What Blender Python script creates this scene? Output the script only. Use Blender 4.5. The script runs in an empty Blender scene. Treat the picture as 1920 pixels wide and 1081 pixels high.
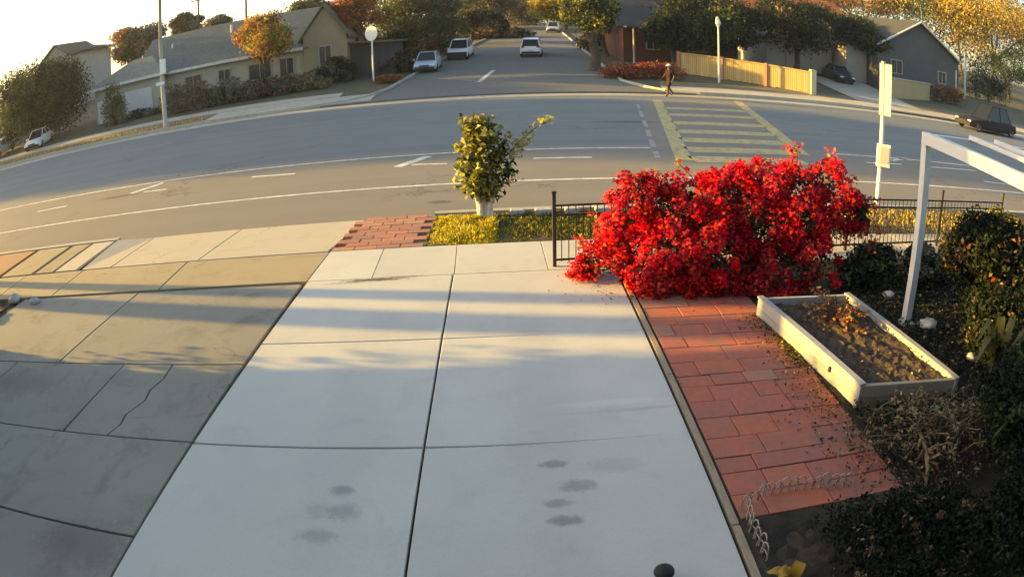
import bpy, bmesh, math, random
import numpy as np
from mathutils import Matrix, Vector

random.seed(7)
RNG = np.random.default_rng(7)
SC = bpy.context.scene
COL = SC.collection

# ------------------------------------------------------------------ camera
CAM_H = 3.4
A1, A3 = .7653588, .06619077                # lens: angle = A1*r + A3*r^3, r = half widths
PITCH, ROLL, YAW = .3860229, -.03213434, -.03364525
_cp, _sp, _cr, _sr = math.cos(PITCH), math.sin(PITCH), math.cos(ROLL), math.sin(ROLL)
_r, _u, _f = Vector((1, 0, 0)), Vector((0, _sp, _cp)), Vector((0, _cp, -_sp))
_Z = Matrix.Rotation(YAW, 3, 'Z')
CR, CU, CF = _Z @ (_r * _cr + _u * _sr), _Z @ (_u * _cr - _r * _sr), _Z @ _f
cd = bpy.data.cameras.new('camera')
cam = bpy.data.objects.new('camera', cd)
COL.objects.link(cam)
cd.type = 'PANO'
cd.sensor_width = 36
cd.sensor_fit = 'HORIZONTAL'
ct = getattr(cd, 'cycles', cd)
ct.panorama_type = 'FISHEYE_LENS_POLYNOMIAL'
ct.fisheye_fov = math.pi
ct.fisheye_polynomial_k0 = 0
ct.fisheye_polynomial_k1 = -A1 / 18
ct.fisheye_polynomial_k2 = 0
ct.fisheye_polynomial_k3 = -A3 / 18 ** 3
ct.fisheye_polynomial_k4 = 0
cd.clip_start = .05
cd.clip_end = 3000
cam.matrix_world = Matrix(((CR[0], CU[0], -CF[0], 0), (CR[1], CU[1], -CF[1], 0),
                           (CR[2], CU[2], -CF[2], CAM_H), (0, 0, 0, 1)))
SC.camera = cam

# ------------------------------------------------------------------ sky, sun, exposure
SUN_EL = math.radians(10.5)
SUN_DIR = Vector((-1, .17, 0)).normalized()         # horizontal direction towards the sun
sun_vec = Vector((SUN_DIR.x * math.cos(SUN_EL), SUN_DIR.y * math.cos(SUN_EL), math.sin(SUN_EL)))
world = bpy.data.worlds.new('World')
SC.world = world
world.use_nodes = True
wn = world.node_tree
bg = wn.nodes['Background']
sky = wn.nodes.new('ShaderNodeTexSky')
sky.sky_type = 'NISHITA'
sky.sun_disc = False
sky.sun_elevation = SUN_EL
sky.sun_rotation = math.atan2(sun_vec.x, sun_vec.y)
sky.air_density = 1.0
sky.dust_density = 2.0
wn.links.new(sky.outputs[0], bg.inputs[0])
bg.inputs[1].default_value = .12
sl = bpy.data.lights.new('sun', 'SUN')
sl.energy = 5
sl.angle = math.radians(.55)
sl.color = (1, .63, .12)
sun = bpy.data.objects.new('sun', sl)
COL.objects.link(sun)
sun.rotation_euler = sun_vec.to_track_quat('Z', 'Y').to_euler()
SC.view_settings.view_transform = 'Standard'
SC.view_settings.look = 'None'
SC.view_settings.gamma = 1
SC.view_settings.use_curve_mapping = False
SC.view_settings.exposure = 1.98
SC.render.filter_size = 2.2


# ------------------------------------------------------------------ helpers
def gz(y):
    """height of the natural ground: flat by the road, rising up the side street"""
    if y <= 38: return 0.
    if y <= 110: return .07 * (y - 38)
    return .07 * 72 + .02 * (y - 110)


def ray(px, py):
    x, y = (px - 960) / 960, -(py - 540.5) / 960
    r = math.hypot(x, y) + 1e-9
    t = A1 * r + A3 * r ** 3
    s = math.sin(t) / r
    return CR * (x * s) + CU * (y * s) + CF * math.cos(t)


def at(px, py, z=0.):
    d = ray(px, py)
    p = d * ((z - CAM_H) / d.z)
    return Vector((p.x, p.y, z))


def at_y(px, py, Y):
    d = ray(px, py)
    p = d * (Y / d.y)
    return Vector((p.x, Y, p.z + CAM_H))


def lin(c):
    return tuple(((v / 255) / 12.92 if v / 255 <= .04045 else ((v / 255 + .055) / 1.055) ** 2.4) for v in c)


def tag(o, label=None, cat=None, group=None, kind=None):
    if label: o['label'] = label
    if cat: o['category'] = cat
    if group: o['group'] = group
    if kind: o['kind'] = kind
    return o


def thing(name, loc, label, cat, group=None, rz=0.):
    o = bpy.data.objects.new(name, None)
    o.empty_display_size = .2
    o.location = loc
    o.rotation_euler = (0, 0, rz)
    COL.objects.link(o)
    return tag(o, label, cat, group)


def link(name, me, parent=None):
    o = bpy.data.objects.new(name, me)
    COL.objects.link(o)
    if parent is not None: o.parent = parent
    return o


def share(o, parent, loc=None, rz=None):
    c = o.copy()
    COL.objects.link(c)
    c.parent = parent
    if loc is not None: c.location = loc
    if rz is not None: c.rotation_euler = (0, 0, rz)
    return c


def copy_tree(o, parent=None):
    c = o.copy()
    COL.objects.link(c)
    c.parent = parent
    for ch in list(o.children): copy_tree(ch, c)
    return c


def _off(parent):
    v = Vector((0, 0, 0))
    while parent is not None:
        v = v + parent.location
        parent = parent.parent
    return v


class MB:
    """collects simple solids; build() links them as one mesh object"""
    def __init__(s): s.v, s.f, s.m = [], [], []

    def add(s, vs, fs, m=0):
        b = len(s.v)
        s.v += [tuple(v) for v in vs]
        for f in fs:
            s.f.append(tuple(b + i for i in f)); s.m.append(m)
        return s

    def box(s, c, d, rz=0., m=0, rx=0., ry=0.):
        R = Matrix.Rotation(rz, 3, 'Z') @ Matrix.Rotation(ry, 3, 'Y') @ Matrix.Rotation(rx, 3, 'X')
        vs = [Vector(c) + R @ Vector((x * d[0] / 2, y * d[1] / 2, z * d[2] / 2)) for z in (-1, 1) for y in (-1, 1) for x in (-1, 1)]
        return s.add(vs, [(0, 2, 3, 1), (4, 5, 7, 6), (0, 1, 5, 4), (2, 6, 7, 3), (0, 4, 6, 2), (1, 3, 7, 5)], m)

    def prism(s, poly, z0, z1, m=0, bev=0.):
        """poly: list of (x,y) or (x,y,ztop), counter-clockwise; optional small bevel of the top edge"""
        n = len(poly)
        cx, cy = sum(p[0] for p in poly) / n, sum(p[1] for p in poly) / n
        zt = [p[2] if len(p) > 2 else z1 for p in poly]
        bot = [(p[0], p[1], z0) for p in poly]
        if bev:
            mid = [(p[0], p[1], z - bev) for p, z in zip(poly, zt)]
            top = []
            for p, z in zip(poly, zt):
                d = Vector((cx - p[0], cy - p[1])); l = max(d.length, 1e-6)
                d = d / l * bev * 1.3
                top.append((p[0] + d.x, p[1] + d.y, z))
            fs = [tuple(range(n - 1, -1, -1)), tuple(range(2 * n, 3 * n))]
            for k in range(2):
                for i in range(n):
                    j = (i + 1) % n
                    fs.append((k * n + i, k * n + j, (k + 1) * n + j, (k + 1) * n + i))
            return s.add(bot + mid + top, fs, m)
        top = [(p[0], p[1], z) for p, z in zip(poly, zt)]
        fs = [tuple(range(n - 1, -1, -1)), tuple(range(n, 2 * n))]
        for i in range(n):
            j = (i + 1) % n
            fs.append((i, j, n + j, n + i))
        return s.add(bot + top, fs, m)

    def tube(s, path, rad, n=8, m=0, cap=True):
        path = [Vector(p) for p in path]
        if not hasattr(rad, '__len__'): rad = [rad] * len(path)
        vs, fs = [], []
        up = Vector((.13, .21, .97))
        for i, p in enumerate(path):
            t = (path[min(i + 1, len(path) - 1)] - path[max(i - 1, 0)]).normalized()
            a = t.cross(up if abs(t.dot(up)) < .95 else Vector((1, 0, 0))).normalized()
            b = t.cross(a).normalized()
            for k in range(n):
                q = 2 * math.pi * k / n
                vs.append(p + (a * math.cos(q) + b * math.sin(q)) * rad[i])
        for i in range(len(path) - 1):
            for k in range(n):
                k2 = (k + 1) % n
                fs.append((i * n + k, i * n + k2, (i + 1) * n + k2, (i + 1) * n + k))
        if cap:
            fs.append(tuple(range(n)))
            fs.append(tuple((len(path) - 1) * n + k for k in range(n - 1, -1, -1)))
        return s.add(vs, fs, m)

    def disc(s, c, r, axis, th, n=20, m=0):
        a = Vector(axis).normalized() * th / 2
        return s.tube([Vector(c) - a, Vector(c) + a], r, n, m)

    def dome(s, c, r, m=0, nu=12, nv=6, full=False, jit=0.):
        vs, fs = [], []
        lo = -math.pi / 2 if full else 0
        for j in range(nv + 1):
            la = lo + (math.pi / 2 - lo) * j / nv
            for i in range(nu):
                lo2 = 2 * math.pi * i / nu
                k = 1 + jit * (random.random() - .5)
                vs.append((c[0] + r[0] * k * math.cos(la) * math.cos(lo2), c[1] + r[1] * k * math.cos(la) * math.sin(lo2), c[2] + r[2] * k * math.sin(la)))
        for j in range(nv):
            for i in range(nu):
                i2 = (i + 1) % nu
                fs.append((j * nu + i, j * nu + i2, (j + 1) * nu + i2, (j + 1) * nu + i))
        return s.add(vs, fs, m)

    def build(s, name, mats, parent=None, world=False, smooth=False):
        if not isinstance(mats, (list, tuple)): mats = [mats]
        off = _off(parent) if (world and parent is not None) else Vector((0, 0, 0))
        me = bpy.data.meshes.new(name)
        me.from_pydata([(v[0] - off.x, v[1] - off.y, v[2] - off.z) for v in s.v], [], s.f)
        for m in mats: me.materials.append(m)
        if len(mats) > 1: me.polygons.foreach_set('material_index', s.m)
        if smooth:
            me.polygons.foreach_set('use_smooth', [True] * len(s.f))
        me.update()
        return link(name, me, parent)


def fast_mesh(name, V, F, mats, midx=None, parent=None, world=False):
    """V (n,3), F (m,4) numpy arrays"""
    if world and parent is not None: V = V - np.array(_off(parent))
    me = bpy.data.meshes.new(name)
    k = F.shape[1]
    me.vertices.add(len(V)); me.vertices.foreach_set('co', np.ascontiguousarray(V, dtype=np.float32).ravel())
    me.loops.add(F.size); me.loops.foreach_set('vertex_index', np.ascontiguousarray(F, dtype=np.int32).ravel())
    me.polygons.add(len(F)); me.polygons.foreach_set('loop_start', np.arange(0, F.size, k, dtype=np.int32))
    try: me.polygons.foreach_set('loop_total', np.full(len(F), k, dtype=np.int32))
    except Exception: pass
    for m in mats: me.materials.append(m)
    if midx is not None: me.polygons.foreach_set('material_index', np.ascontiguousarray(midx, dtype=np.int32))
    me.update(calc_edges=True)
    me.validate()
    return link(name, me, parent)


def unit(a):
    return a / (np.linalg.norm(a, axis=1, keepdims=True) + 1e-9)


def leaf_mesh(P, N, size, aspect=.5, fold=.18, jitter=.6, droop=0.):
    """leaf-shaped quads at P facing roughly N"""
    n = len(P)
    N = unit(N + RNG.normal(0, jitter, (n, 3)))
    T = RNG.normal(0, 1, (n, 3)); T[:, 2] -= droop
    T = unit(T - N * (T * N).sum(1, keepdims=True))
    B = np.cross(N, T)
    L = (size * RNG.uniform(.65, 1.35, n))[:, None]
    W = L * aspect
    base = P - T * L * .5
    tip = P + T * L * .5 - N * L * .12
    lf = P - B * W * .5 + N * L * fold - T * L * .06
    rt = P + B * W * .5 + N * L * fold - T * L * .06
    V = np.stack([base, rt, tip, lf], 1).reshape(-1, 3)
    F = np.arange(4 * n).reshape(n, 4)
    return V, F


def blob_points(blobs, n, shell=.55):
    """points through ellipsoid blobs (cx,cy,cz,rx,ry,rz), denser to the outside; returns points, outward normals"""
    B = np.array(blobs, float)
    w = (B[:, 3] * B[:, 4] + B[:, 3] * B[:, 5] + B[:, 4] * B[:, 5]); w /= w.sum()
    k = RNG.choice(len(B), n, p=w)
    d = unit(RNG.normal(0, 1, (n, 3)))
    r = shell + (1 - shell) * RNG.random(n) ** .6
    r *= 1 + .10 * RNG.normal(0, 1, n)
    P = B[k, :3] + d * B[k, 3:] * r[:, None]
    N = unit(d / B[k, 3:])
    return P, N


def clumps(P, cell, seed=0):
    """0..1 value per point, constant inside soft cells: for choosing material by clump"""
    s = np.random.default_rng(seed)
    c = P[s.choice(len(P), max(4, int(len(P) / cell)))]
    v = s.random(len(c))
    out = np.empty(len(P))
    for i in range(0, len(P), 4000):
        q = P[i:i + 4000]
        out[i:i + 4000] = v[((q[:, None, :] - c[None]) ** 2).sum(2).argmin(1)]
    return out


# ------------------------------------------------------------------ materials
class NT:
    def __init__(s, name):
        s.mat = bpy.data.materials.new(name); s.mat.use_nodes = True
        s.t = s.mat.node_tree; s.n = s.t.nodes; s.l = s.t.links
        s.b = s.n['Principled BSDF']; s.out = s.n['Material Output']
        s.pos = s.n.new('ShaderNodeNewGeometry').outputs['Position']

    def noise(s, scale, detail=4, rough=.55, vec=None, dist=0.):
        x = s.n.new('ShaderNodeTexNoise')
        x.inputs['Scale'].default_value = scale; x.inputs['Detail'].default_value = detail
        x.inputs['Roughness'].default_value = rough; x.inputs['Distortion'].default_value = dist
        s.l.new(vec or s.pos, x.inputs['Vector'])
        return x.outputs['Fac']

    def ramp(s, fac, stops):
        x = s.n.new('ShaderNodeValToRGB'); e = x.color_ramp.elements
        while len(e) < len(stops): e.new(.5)
        for el, (p, c) in zip(e, stops):
            el.position = p
            el.color = (c, c, c, 1) if not hasattr(c, '__len__') else (*c, 1)
        s.l.new(fac, x.inputs[0])
        return x.outputs[0]

    def mix(s, fac, a, b, mode='MIX'):
        x = s.n.new('ShaderNodeMix'); x.data_type = 'RGBA'; x.blend_type = mode
        for i, v in ((0, fac), (6, a), (7, b)):
            if hasattr(v, 'is_output') or hasattr(v, 'links'): s.l.new(v, x.inputs[i])
            elif i == 0: x.inputs[0].default_value = v
            else: x.inputs[i].default_value = (*v, 1)
        return x.outputs[2]

    def math(s, op, a, b=None):
        x = s.n.new('ShaderNodeMath'); x.operation = op
        for i, v in enumerate((a, b)):
            if v is None: continue
            if hasattr(v, 'links'): s.l.new(v, x.inputs[i])
            else: x.inputs[i].default_value = v
        return x.outputs[0]

    def rand(s):
        return s.n.new('ShaderNodeObjectInfo').outputs['Random']

    def island(s):
        g = s.n.new('ShaderNodeNewGeometry')
        return g.outputs['Random Per Island']

    def hsv(s, col, h=.5, sat=1., v=1.):
        x = s.n.new('ShaderNodeHueSaturation')
        for i, k in ((0, h), (1, sat), (2, v)):
            if hasattr(k, 'links'): s.l.new(k, x.inputs[i])
            else: x.inputs[i].default_value = k
        s.l.new(col, x.inputs['Color'])
        return x.outputs[0]

    def maprange(s, v, a, b):
        x = s.n.new('ShaderNodeMapRange')
        s.l.new(v, x.inputs[0]); x.inputs[3].default_value = a; x.inputs[4].default_value = b
        return x.outputs[0]

    def bump(s, h, strength=.3, dist=.01):
        x = s.n.new('ShaderNodeBump'); x.inputs['Strength'].default_value = strength; x.inputs['Distance'].default_value = dist
        s.l.new(h, x.inputs['Height']); s.l.new(x.outputs[0], s.b.inputs['Normal'])

    def fin(s, col, rough=.8, spec=.3, metal=0.):
        if hasattr(col, 'links'): s.l.new(col, s.b.inputs['Base Color'])
        else: s.b.inputs['Base Color'].default_value = (*col, 1)
        if hasattr(rough, 'links'): s.l.new(rough, s.b.inputs['Roughness'])
        else: s.b.inputs['Roughness'].default_value = rough
        s.b.inputs['Specular IOR Level'].default_value = spec
        s.b.inputs['Metallic'].default_value = metal
        return s.mat

    def ellipse(s, cx, cy, rx, ry, soft=.5):
        """1 inside an ellipse on the ground, 0 outside (for stains)"""
        x = s.n.new('ShaderNodeSeparateXYZ'); s.l.new(s.pos, x.inputs[0])
        wob = s.math('MULTIPLY', s.math('SUBTRACT', s.noise(13, 5, .65), .5), 1.9)
        a = s.math('DIVIDE', s.math('SUBTRACT', x.outputs[0], cx), rx)
        b = s.math('DIVIDE', s.math('SUBTRACT', x.outputs[1], cy), ry)
        d = s.math('ADD', s.math('SQRT', s.math('ADD', s.math('MULTIPLY', a, a), s.math('MULTIPLY', b, b))), wob)
        m = s.n.new('ShaderNodeMapRange'); m.interpolation_type = 'SMOOTHSTEP'
        s.l.new(d, m.inputs[0]); m.inputs[1].default_value = 1 - soft; m.inputs[2].default_value = 1 + soft
        m.inputs[3].default_value = 1; m.inputs[4].default_value = 0
        return m.outputs[0]


def plain(name, c1, c2=None, scale=6., rough=.8, bump=.15, bscale=60., vary=0., spec=.3, metal=0., local=False, detail=5):
    s = NT(name)
    c2 = c2 or tuple(v * .7 for v in c1)
    if local:
        vec = s.n.new('ShaderNodeTexCoord').outputs['Object']
    else: vec = s.pos
    f = s.ramp(s.noise(scale, detail, .6, vec), [(.3, 0.), (.7, 1.)])
    col = s.mix(f, c1, c2)
    if vary: col = s.hsv(col, .5, s.maprange(s.rand(), 1 - vary * .4, 1 + vary * .3), s.maprange(s.rand(), 1 - vary, 1 + vary))
    if bump: s.bump(s.noise(bscale, 3, .6, vec), bump, .01)
    return s.fin(col, rough, spec, metal)


def leafmat(name, c, vary=.35, trans=.35, hue=.03, spec=.25, rough=.55):
    s = NT(name)
    r = s.island()
    base = s.n.new('ShaderNodeRGB'); base.outputs[0].default_value = (*c, 1)
    n = s.noise(3.1, 2)
    col = s.hsv(base.outputs[0], s.maprange(r, .5 - hue, .5 + hue), s.maprange(n, .85, 1.12), s.maprange(r, 1 - vary, 1 + vary))
    s.fin(col, rough, spec)
    t = s.n.new('ShaderNodeBsdfTranslucent'); s.l.new(col, t.inputs[0])
    m = s.n.new('ShaderNodeMixShader'); m.inputs[0].default_value = trans
    s.l.new(s.b.outputs[0], m.inputs[1]); s.l.new(t.outputs[0], m.inputs[2]); s.l.new(m.outputs[0], s.out.inputs[0])
    return s.mat


def concrete(name, c1, c2, grime, stains=(), crack=True, speck=.35, grime_amt=.6):
    s = NT(name)
    big = s.ramp(s.noise(.55, 5, .6), [(.32, 0.), (.72, 1.)])
    col = s.mix(big, c1, c2)
    fine = s.ramp(s.noise(38, 6, .7), [(.35, 0.), (.75, 1.)])
    col = s.mix(s.math('MULTIPLY', fine, speck), col, tuple(v * .72 for v in c1))
    g = s.ramp(s.noise(1.7, 6, .65, dist=.6), [(.52, 0.), (.78, 1.)])
    col = s.mix(s.math('MULTIPLY', g, grime_amt), col, grime)
    col = s.hsv(col, .5, 1., s.maprange(s.rand(), .95, 1.05))
    if crack:
        vo = s.n.new('ShaderNodeTexVoronoi'); vo.feature = 'DISTANCE_TO_EDGE'; vo.inputs['Scale'].default_value = .33
        wv = s.n.new('ShaderNodeVectorMath'); wv.operation = 'ADD'
        nz = s.n.new('ShaderNodeTexNoise'); nz.inputs['Scale'].default_value = 2.2; nz.inputs['Detail'].default_value = 7
        s.l.new(s.pos, nz.inputs['Vector']); s.l.new(s.pos, wv.inputs[0]); s.l.new(nz.outputs['Color'], wv.inputs[1])
        s.l.new(wv.outputs[0], vo.inputs['Vector'])
        ck = s.ramp(vo.outputs['Distance'], [(0., 1.), (.0042, 0.)])
        ck = s.math('MULTIPLY', ck, s.ramp(s.noise(.5, 2), [(.45, 0.), (.6, .8)]))
        col = s.mix(ck, col, tuple(v * .3 for v in c1))
    pit = s.ramp(s.noise(120, 2, .5), [(.62, 0.), (.72, .5)])
    col = s.mix(pit, col, tuple(v * .55 for v in c1))
    for (x, y, rx, ry, k, c) in stains:
        col = s.mix(s.math('MULTIPLY', s.ellipse(x, y, rx, ry), k), col, c)
    s.bump(s.noise(55, 5, .7), .25, .006)
    return s.fin(col, s.maprange(fine, .8, .95), .25)


OIL = (.15, .15, .15)
M = {}
M['white_concrete'] = concrete('white_concrete', (.54, .52, .445), (.465, .45, .395), (.37, .35, .30), [
    (-1.30, 4.14, .10, .06, .55, OIL), (-1.25, 3.86, .12, .10, .4, OIL), (-1.42, 3.55, .14, .08, .35, OIL), (-1.45, 3.86, .10, .1, .22, OIL),
    (.45, 4.43, .11, .05, .6, OIL), (.62, 4.11, .14, .07, .5, OIL), (.43, 3.91, .11, .05, .5, OIL), (.47, 3.70, .12, .06, .65, OIL),
    (.95, 4.35, .22, .1, .2, OIL), (-1.4, 5.2, .3, 2.6, .14, (.3, .29, .27)), (.45, 5.2, .3, 2.6, .14, (.3, .29, .27)),
    (-1.70, 8.93, .42, .055, .95, (.10, .08, .05)), (-2.1, 8.85, .3, .03, .4, (.12, .1, .06)), (-1.25, 9.0, .25, .03, .5, (.12, .1, .06)),
    (1.1, 5.35, .5, .05, .35, (.66, .64, .6)), (1.25, 5.2, .55, .03, .3, (.3, .29, .28))], grime_amt=.5, crack=False)
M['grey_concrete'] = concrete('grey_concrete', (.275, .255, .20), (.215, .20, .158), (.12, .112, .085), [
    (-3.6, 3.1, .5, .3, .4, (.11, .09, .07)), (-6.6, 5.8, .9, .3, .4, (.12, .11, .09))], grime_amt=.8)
M['tan_concrete'] = concrete('tan_concrete', (.36, .29, .175), (.31, .255, .16), (.20, .16, .09), grime_amt=.6)
M['pale_concrete'] = concrete('pale_concrete', (.47, .41, .30), (.43, .38, .29), (.30, .25, .17), grime_amt=.5)
M['gutter_concrete'] = concrete('gutter_concrete', (.40, .37, .30), (.34, .32, .26), (.20, .18, .14), grime_amt=.6)


def asphalt(name, c1, c2, patch):
    s = NT(name)
    st = s.n.new('ShaderNodeMapping'); st.inputs['Scale'].default_value = (.02, .85, 1)
    s.l.new(s.pos, st.inputs[0])
    streak = s.ramp(s.noise(1.4, 5, .6, st.outputs[0]), [(.3, 0.), (.7, 1.)])
    col = s.mix(streak, c1, c2)
    p = s.ramp(s.noise(.35, 6, .65), [(.5, 0.), (.75, 1.)])
    col = s.mix(s.math('MULTIPLY', p, .5), col, patch)
    sp = s.ramp(s.noise(30, 5, .8), [(.4, 0.), (.68, 1.)])
    col = s.mix(s.math('MULTIPLY', sp, .35), col, tuple(v * 1.5 for v in c1))
    col = s.mix(s.math('MULTIPLY', s.ellipse(5.6, 25.2, 1.3, .28), .6), col, (.06, .06, .06))
    col = s.mix(s.math('MULTIPLY', s.ellipse(-1.0, 13.6, .25, .12), .6), col, (.05, .05, .05))
    col = s.mix(s.math('MULTIPLY', s.ellipse(-11.9, 17.9, .8, .16), .7), col, (.06, .055, .05))
    vo = s.n.new('ShaderNodeTexVoronoi'); vo.feature = 'DISTANCE_TO_EDGE'; vo.inputs['Scale'].default_value = .11
    wv = s.n.new('ShaderNodeVectorMath'); wv.operation = 'ADD'
    nz = s.n.new('ShaderNodeTexNoise'); nz.inputs['Scale'].default_value = .9; nz.inputs['Detail'].default_value = 6
    mu = s.n.new('ShaderNodeVectorMath'); mu.operation = 'SCALE'; mu.inputs['Scale'].default_value = 3.5
    s.l.new(s.pos, nz.inputs['Vector']); s.l.new(nz.outputs['Color'], mu.inputs[0]); s.l.new(s.pos, wv.inputs[0]); s.l.new(mu.outputs[0], wv.inputs[1]); s.l.new(wv.outputs[0], vo.inputs['Vector'])
    ck = s.math('MULTIPLY', s.ramp(vo.outputs['Distance'], [(0., 1.), (.008, 0.)]), s.ramp(s.noise(.12, 2), [(.45, 0.), (.55, .55)]))
    col = s.mix(ck, col, (.045, .045, .045))
    s.bump(s.noise(45, 4, .7), .4, .01)
    return s.fin(col, .88, .2)


M['asphalt'] = asphalt('asphalt', (.162, .172, .167), (.122, .135, .137), (.10, .11, .112))
M['old_asphalt'] = asphalt('old_asphalt', (.14, .135, .118), (.118, .115, .104), (.16, .15, .128))
M['sun_toned_asphalt'] = asphalt('sun_toned_asphalt', (.198, .175, .142), (.175, .157, .13), (.15, .138, .115))  # near-lane copy of the road asphalt, warmed to paint in low sunlight


def paint(name, c, wear):
    s = NT(name)
    w = s.ramp(s.noise(5, 7, .7), [(.42, 0.), (.62, 1.)])
    col = s.mix(s.math('MULTIPLY', w, wear), c, (.2, .19, .18))
    return s.fin(col, .75, .3)


M['white_paint'] = paint('white_road_paint', (.62, .60, .55), .6)
M['yellow_paint'] = paint('yellow_road_paint', (.48, .37, .13), .78)
M['faint_paint'] = paint('faint_road_paint', (.32, .29, .26), .9)
M['soil'] = plain('soil', (.085, .06, .038), (.045, .032, .02), 8, .95, .8, 30, detail=8)
M['dark_soil'] = plain('dark_soil', (.045, .035, .024), (.022, .018, .012), 9, .95, .9, 26, detail=8)
M['dry_ground'] = plain('dry_ground', (.20, .155, .085), (.12, .10, .055), 1.2, .95, .5, 12, detail=8)
M['far_ground'] = plain('far_ground', (.11, .095, .055), (.07, .07, .035), .4, .95, .3, 5, detail=8)
M['sand'] = plain('sand', (.45, .30, .14), (.36, .25, .12), 3, .95, .4, 20)


def brickmat(name, c1, c2, grey):
    s = NT(name)
    r = s.rand()
    col = s.mix(s.ramp(s.noise(14, 6, .7), [(.3, 0.), (.7, 1.)]), c1, c2)
    col = s.mix(s.ramp(r, [(.88, 0.), (.96, .5)]), col, grey)
    d = s.ramp(s.noise(2.2, 6, .65), [(.45, 0.), (.72, 1.)])
    col = s.mix(s.math('MULTIPLY', d, .7), col, tuple(v * .75 for v in grey))
    col = s.hsv(col, s.maprange(r, .496, .504), s.maprange(r, .82, .95), s.maprange(r, .8, 1.08))
    s.bump(s.noise(40, 5, .7), .4, .006)
    return s.fin(col, .85, .25)


M['red_paver'] = brickmat('red_paver', (.48, .108, .040), (.37, .085, .036), (.27, .18, .13))
M['terracotta'] = brickmat('terracotta', (.42, .17, .09), (.34, .13, .07), (.36, .22, .13))
M['orange_paver'] = brickmat('orange_paver', (.45, .22, .09), (.36, .17, .07), (.40, .28, .15))


def wood(name, c1, c2, sc=(1, 1, 1), rough=.75, wear=None):
    s = NT(name)
    mp = s.n.new('ShaderNodeMapping'); mp.inputs['Scale'].default_value = sc
    tc = s.n.new('ShaderNodeTexCoord'); s.l.new(tc.outputs['Object'], mp.inputs[0])
    f = s.ramp(s.noise(6, 6, .65, mp.outputs[0], 1.), [(.3, 0.), (.7, 1.)])
    col = s.mix(f, c1, c2)
    if wear:
        w = s.ramp(s.noise(4, 7, .7), [(.55, 0.), (.68, 1.)])
        col = s.mix(w, col, wear)
    col = s.hsv(col, .5, 1., s.maprange(s.rand(), .85, 1.15))
    s.bump(f, .25, .004)
    return s.fin(col, rough, .3)


M['white_wood'] = wood('weathered_white_wood', (.34, .335, .345), (.275, .27, .27), (1, 1, 6), wear=(.36, .31, .22))
M['grey_wood'] = wood('grey_wood', (.30, .26, .19), (.22, .19, .13), (1, 1, 6))
M['strip_wood'] = wood('strip_wood', (.36, .28, .19), (.22, .16, .10), (6, .6, 1))
M['fence_wood'] = wood('fence_wood', (.50, .36, .15), (.40, .27, .10), (5, 5, .6))
M['stalk'] = wood('dry_stalk', (.22, .15, .075), (.13, .09, .045), (1, 1, 4))
M['bark'] = plain('bark', (.10, .075, .05), (.05, .038, .025), 7, .95, .9, 18, local=True)
M['white_bark'] = plain('whitewashed_bark', (.66, .60, .50), (.50, .44, .35), 12, .9, .6, 30)
M['white_metal'] = plain('white_painted_metal', (.54, .545, .535), (.48, .485, .475), 3, .45, 0, spec=.5)
M['grey_metal'] = plain('galvanised_metal', (.36, .36, .35), (.30, .30, .29), 5, .5, 0, metal=.4)
M['black_iron'] = plain('black_iron', (.018, .018, .017), (.03, .025, .02), 20, .5, .1, spec=.5)
M['sign_back'] = plain('bare_sign_back', (.60, .55, .44), (.52, .47, .37), 6, .5, 0, spec=.4)
M['pale_sign'] = plain('pale_sign', (.80, .76, .66), (.74, .70, .60), 4, .55, 0)
M['stone'] = plain('pale_stone', (.50, .48, .43), (.36, .34, .30), 9, .9, .5, 30)
M['glass'] = NT('dark_glass').fin((.012, .014, .016), .12, .3)
M['tyre'] = plain('tyre_rubber', (.02, .02, .02), (.028, .028, .026), 20, .9, .1)
M['rim'] = plain('wheel_rim', (.42, .42, .43), (.36, .36, .37), 8, .35, 0, metal=.8)
M['chrome'] = NT('headlamp_glass').fin((.75, .76, .78), .12, .7)
M['tail'] = NT('tail_lamp_red').fin((.35, .01, .01), .2, .6)
M['dark_trim'] = plain('dark_trim', (.025, .025, .026), None, 9, .6, 0)
M['plate'] = plain('number_plate', (.6, .6, .58), None, 9, .5, 0)


def stucco(name, c, rough=.9):
    return plain(name, c, tuple(v * .86 for v in c), 1.1, rough, .35, 40, detail=7)


def siding(name, c, step=.18):
    s = NT(name)
    x = s.n.new('ShaderNodeSeparateXYZ'); s.l.new(s.pos, x.inputs[0])
    saw = s.math('FRACT', s.math('DIVIDE', x.outputs[2], step))
    col = s.mix(s.ramp(s.noise(1.3, 6, .6), [(.3, 0.), (.7, 1.)]), c, tuple(v * .82 for v in c))
    s.bump(saw, .6, .02)
    return s.fin(col, .85, .25)


def shingle(name, c):
    s = NT(name)
    b = s.n.new('ShaderNodeTexBrick'); b.inputs['Scale'].default_value = 1.
    b.inputs['Brick Width'].default_value = .34; b.inputs['Row Height'].default_value = .15; b.inputs['Mortar Size'].default_value = .012
    b.inputs['Color1'].default_value = (*c, 1); b.inputs['Color2'].default_value = (*[v * .72 for v in c], 1); b.inputs['Mortar'].default_value = (*[v * .35 for v in c], 1)
    mp = s.n.new('ShaderNodeMapping'); mp.inputs['Rotation'].default_value = (0, 0, 0)
    s.l.new(s.pos, mp.inputs[0]); s.l.new(mp.outputs[0], b.inputs['Vector'])
    col = s.mix(s.math('MULTIPLY', s.ramp(s.noise(.8, 6, .65), [(.4, 0.), (.7, 1.)]), .5), b.outputs['Color'], tuple(v * .75 for v in c))
    s.bump(b.outputs['Fac'], .4, .02)
    return s.fin(col, .92, .2)


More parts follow.
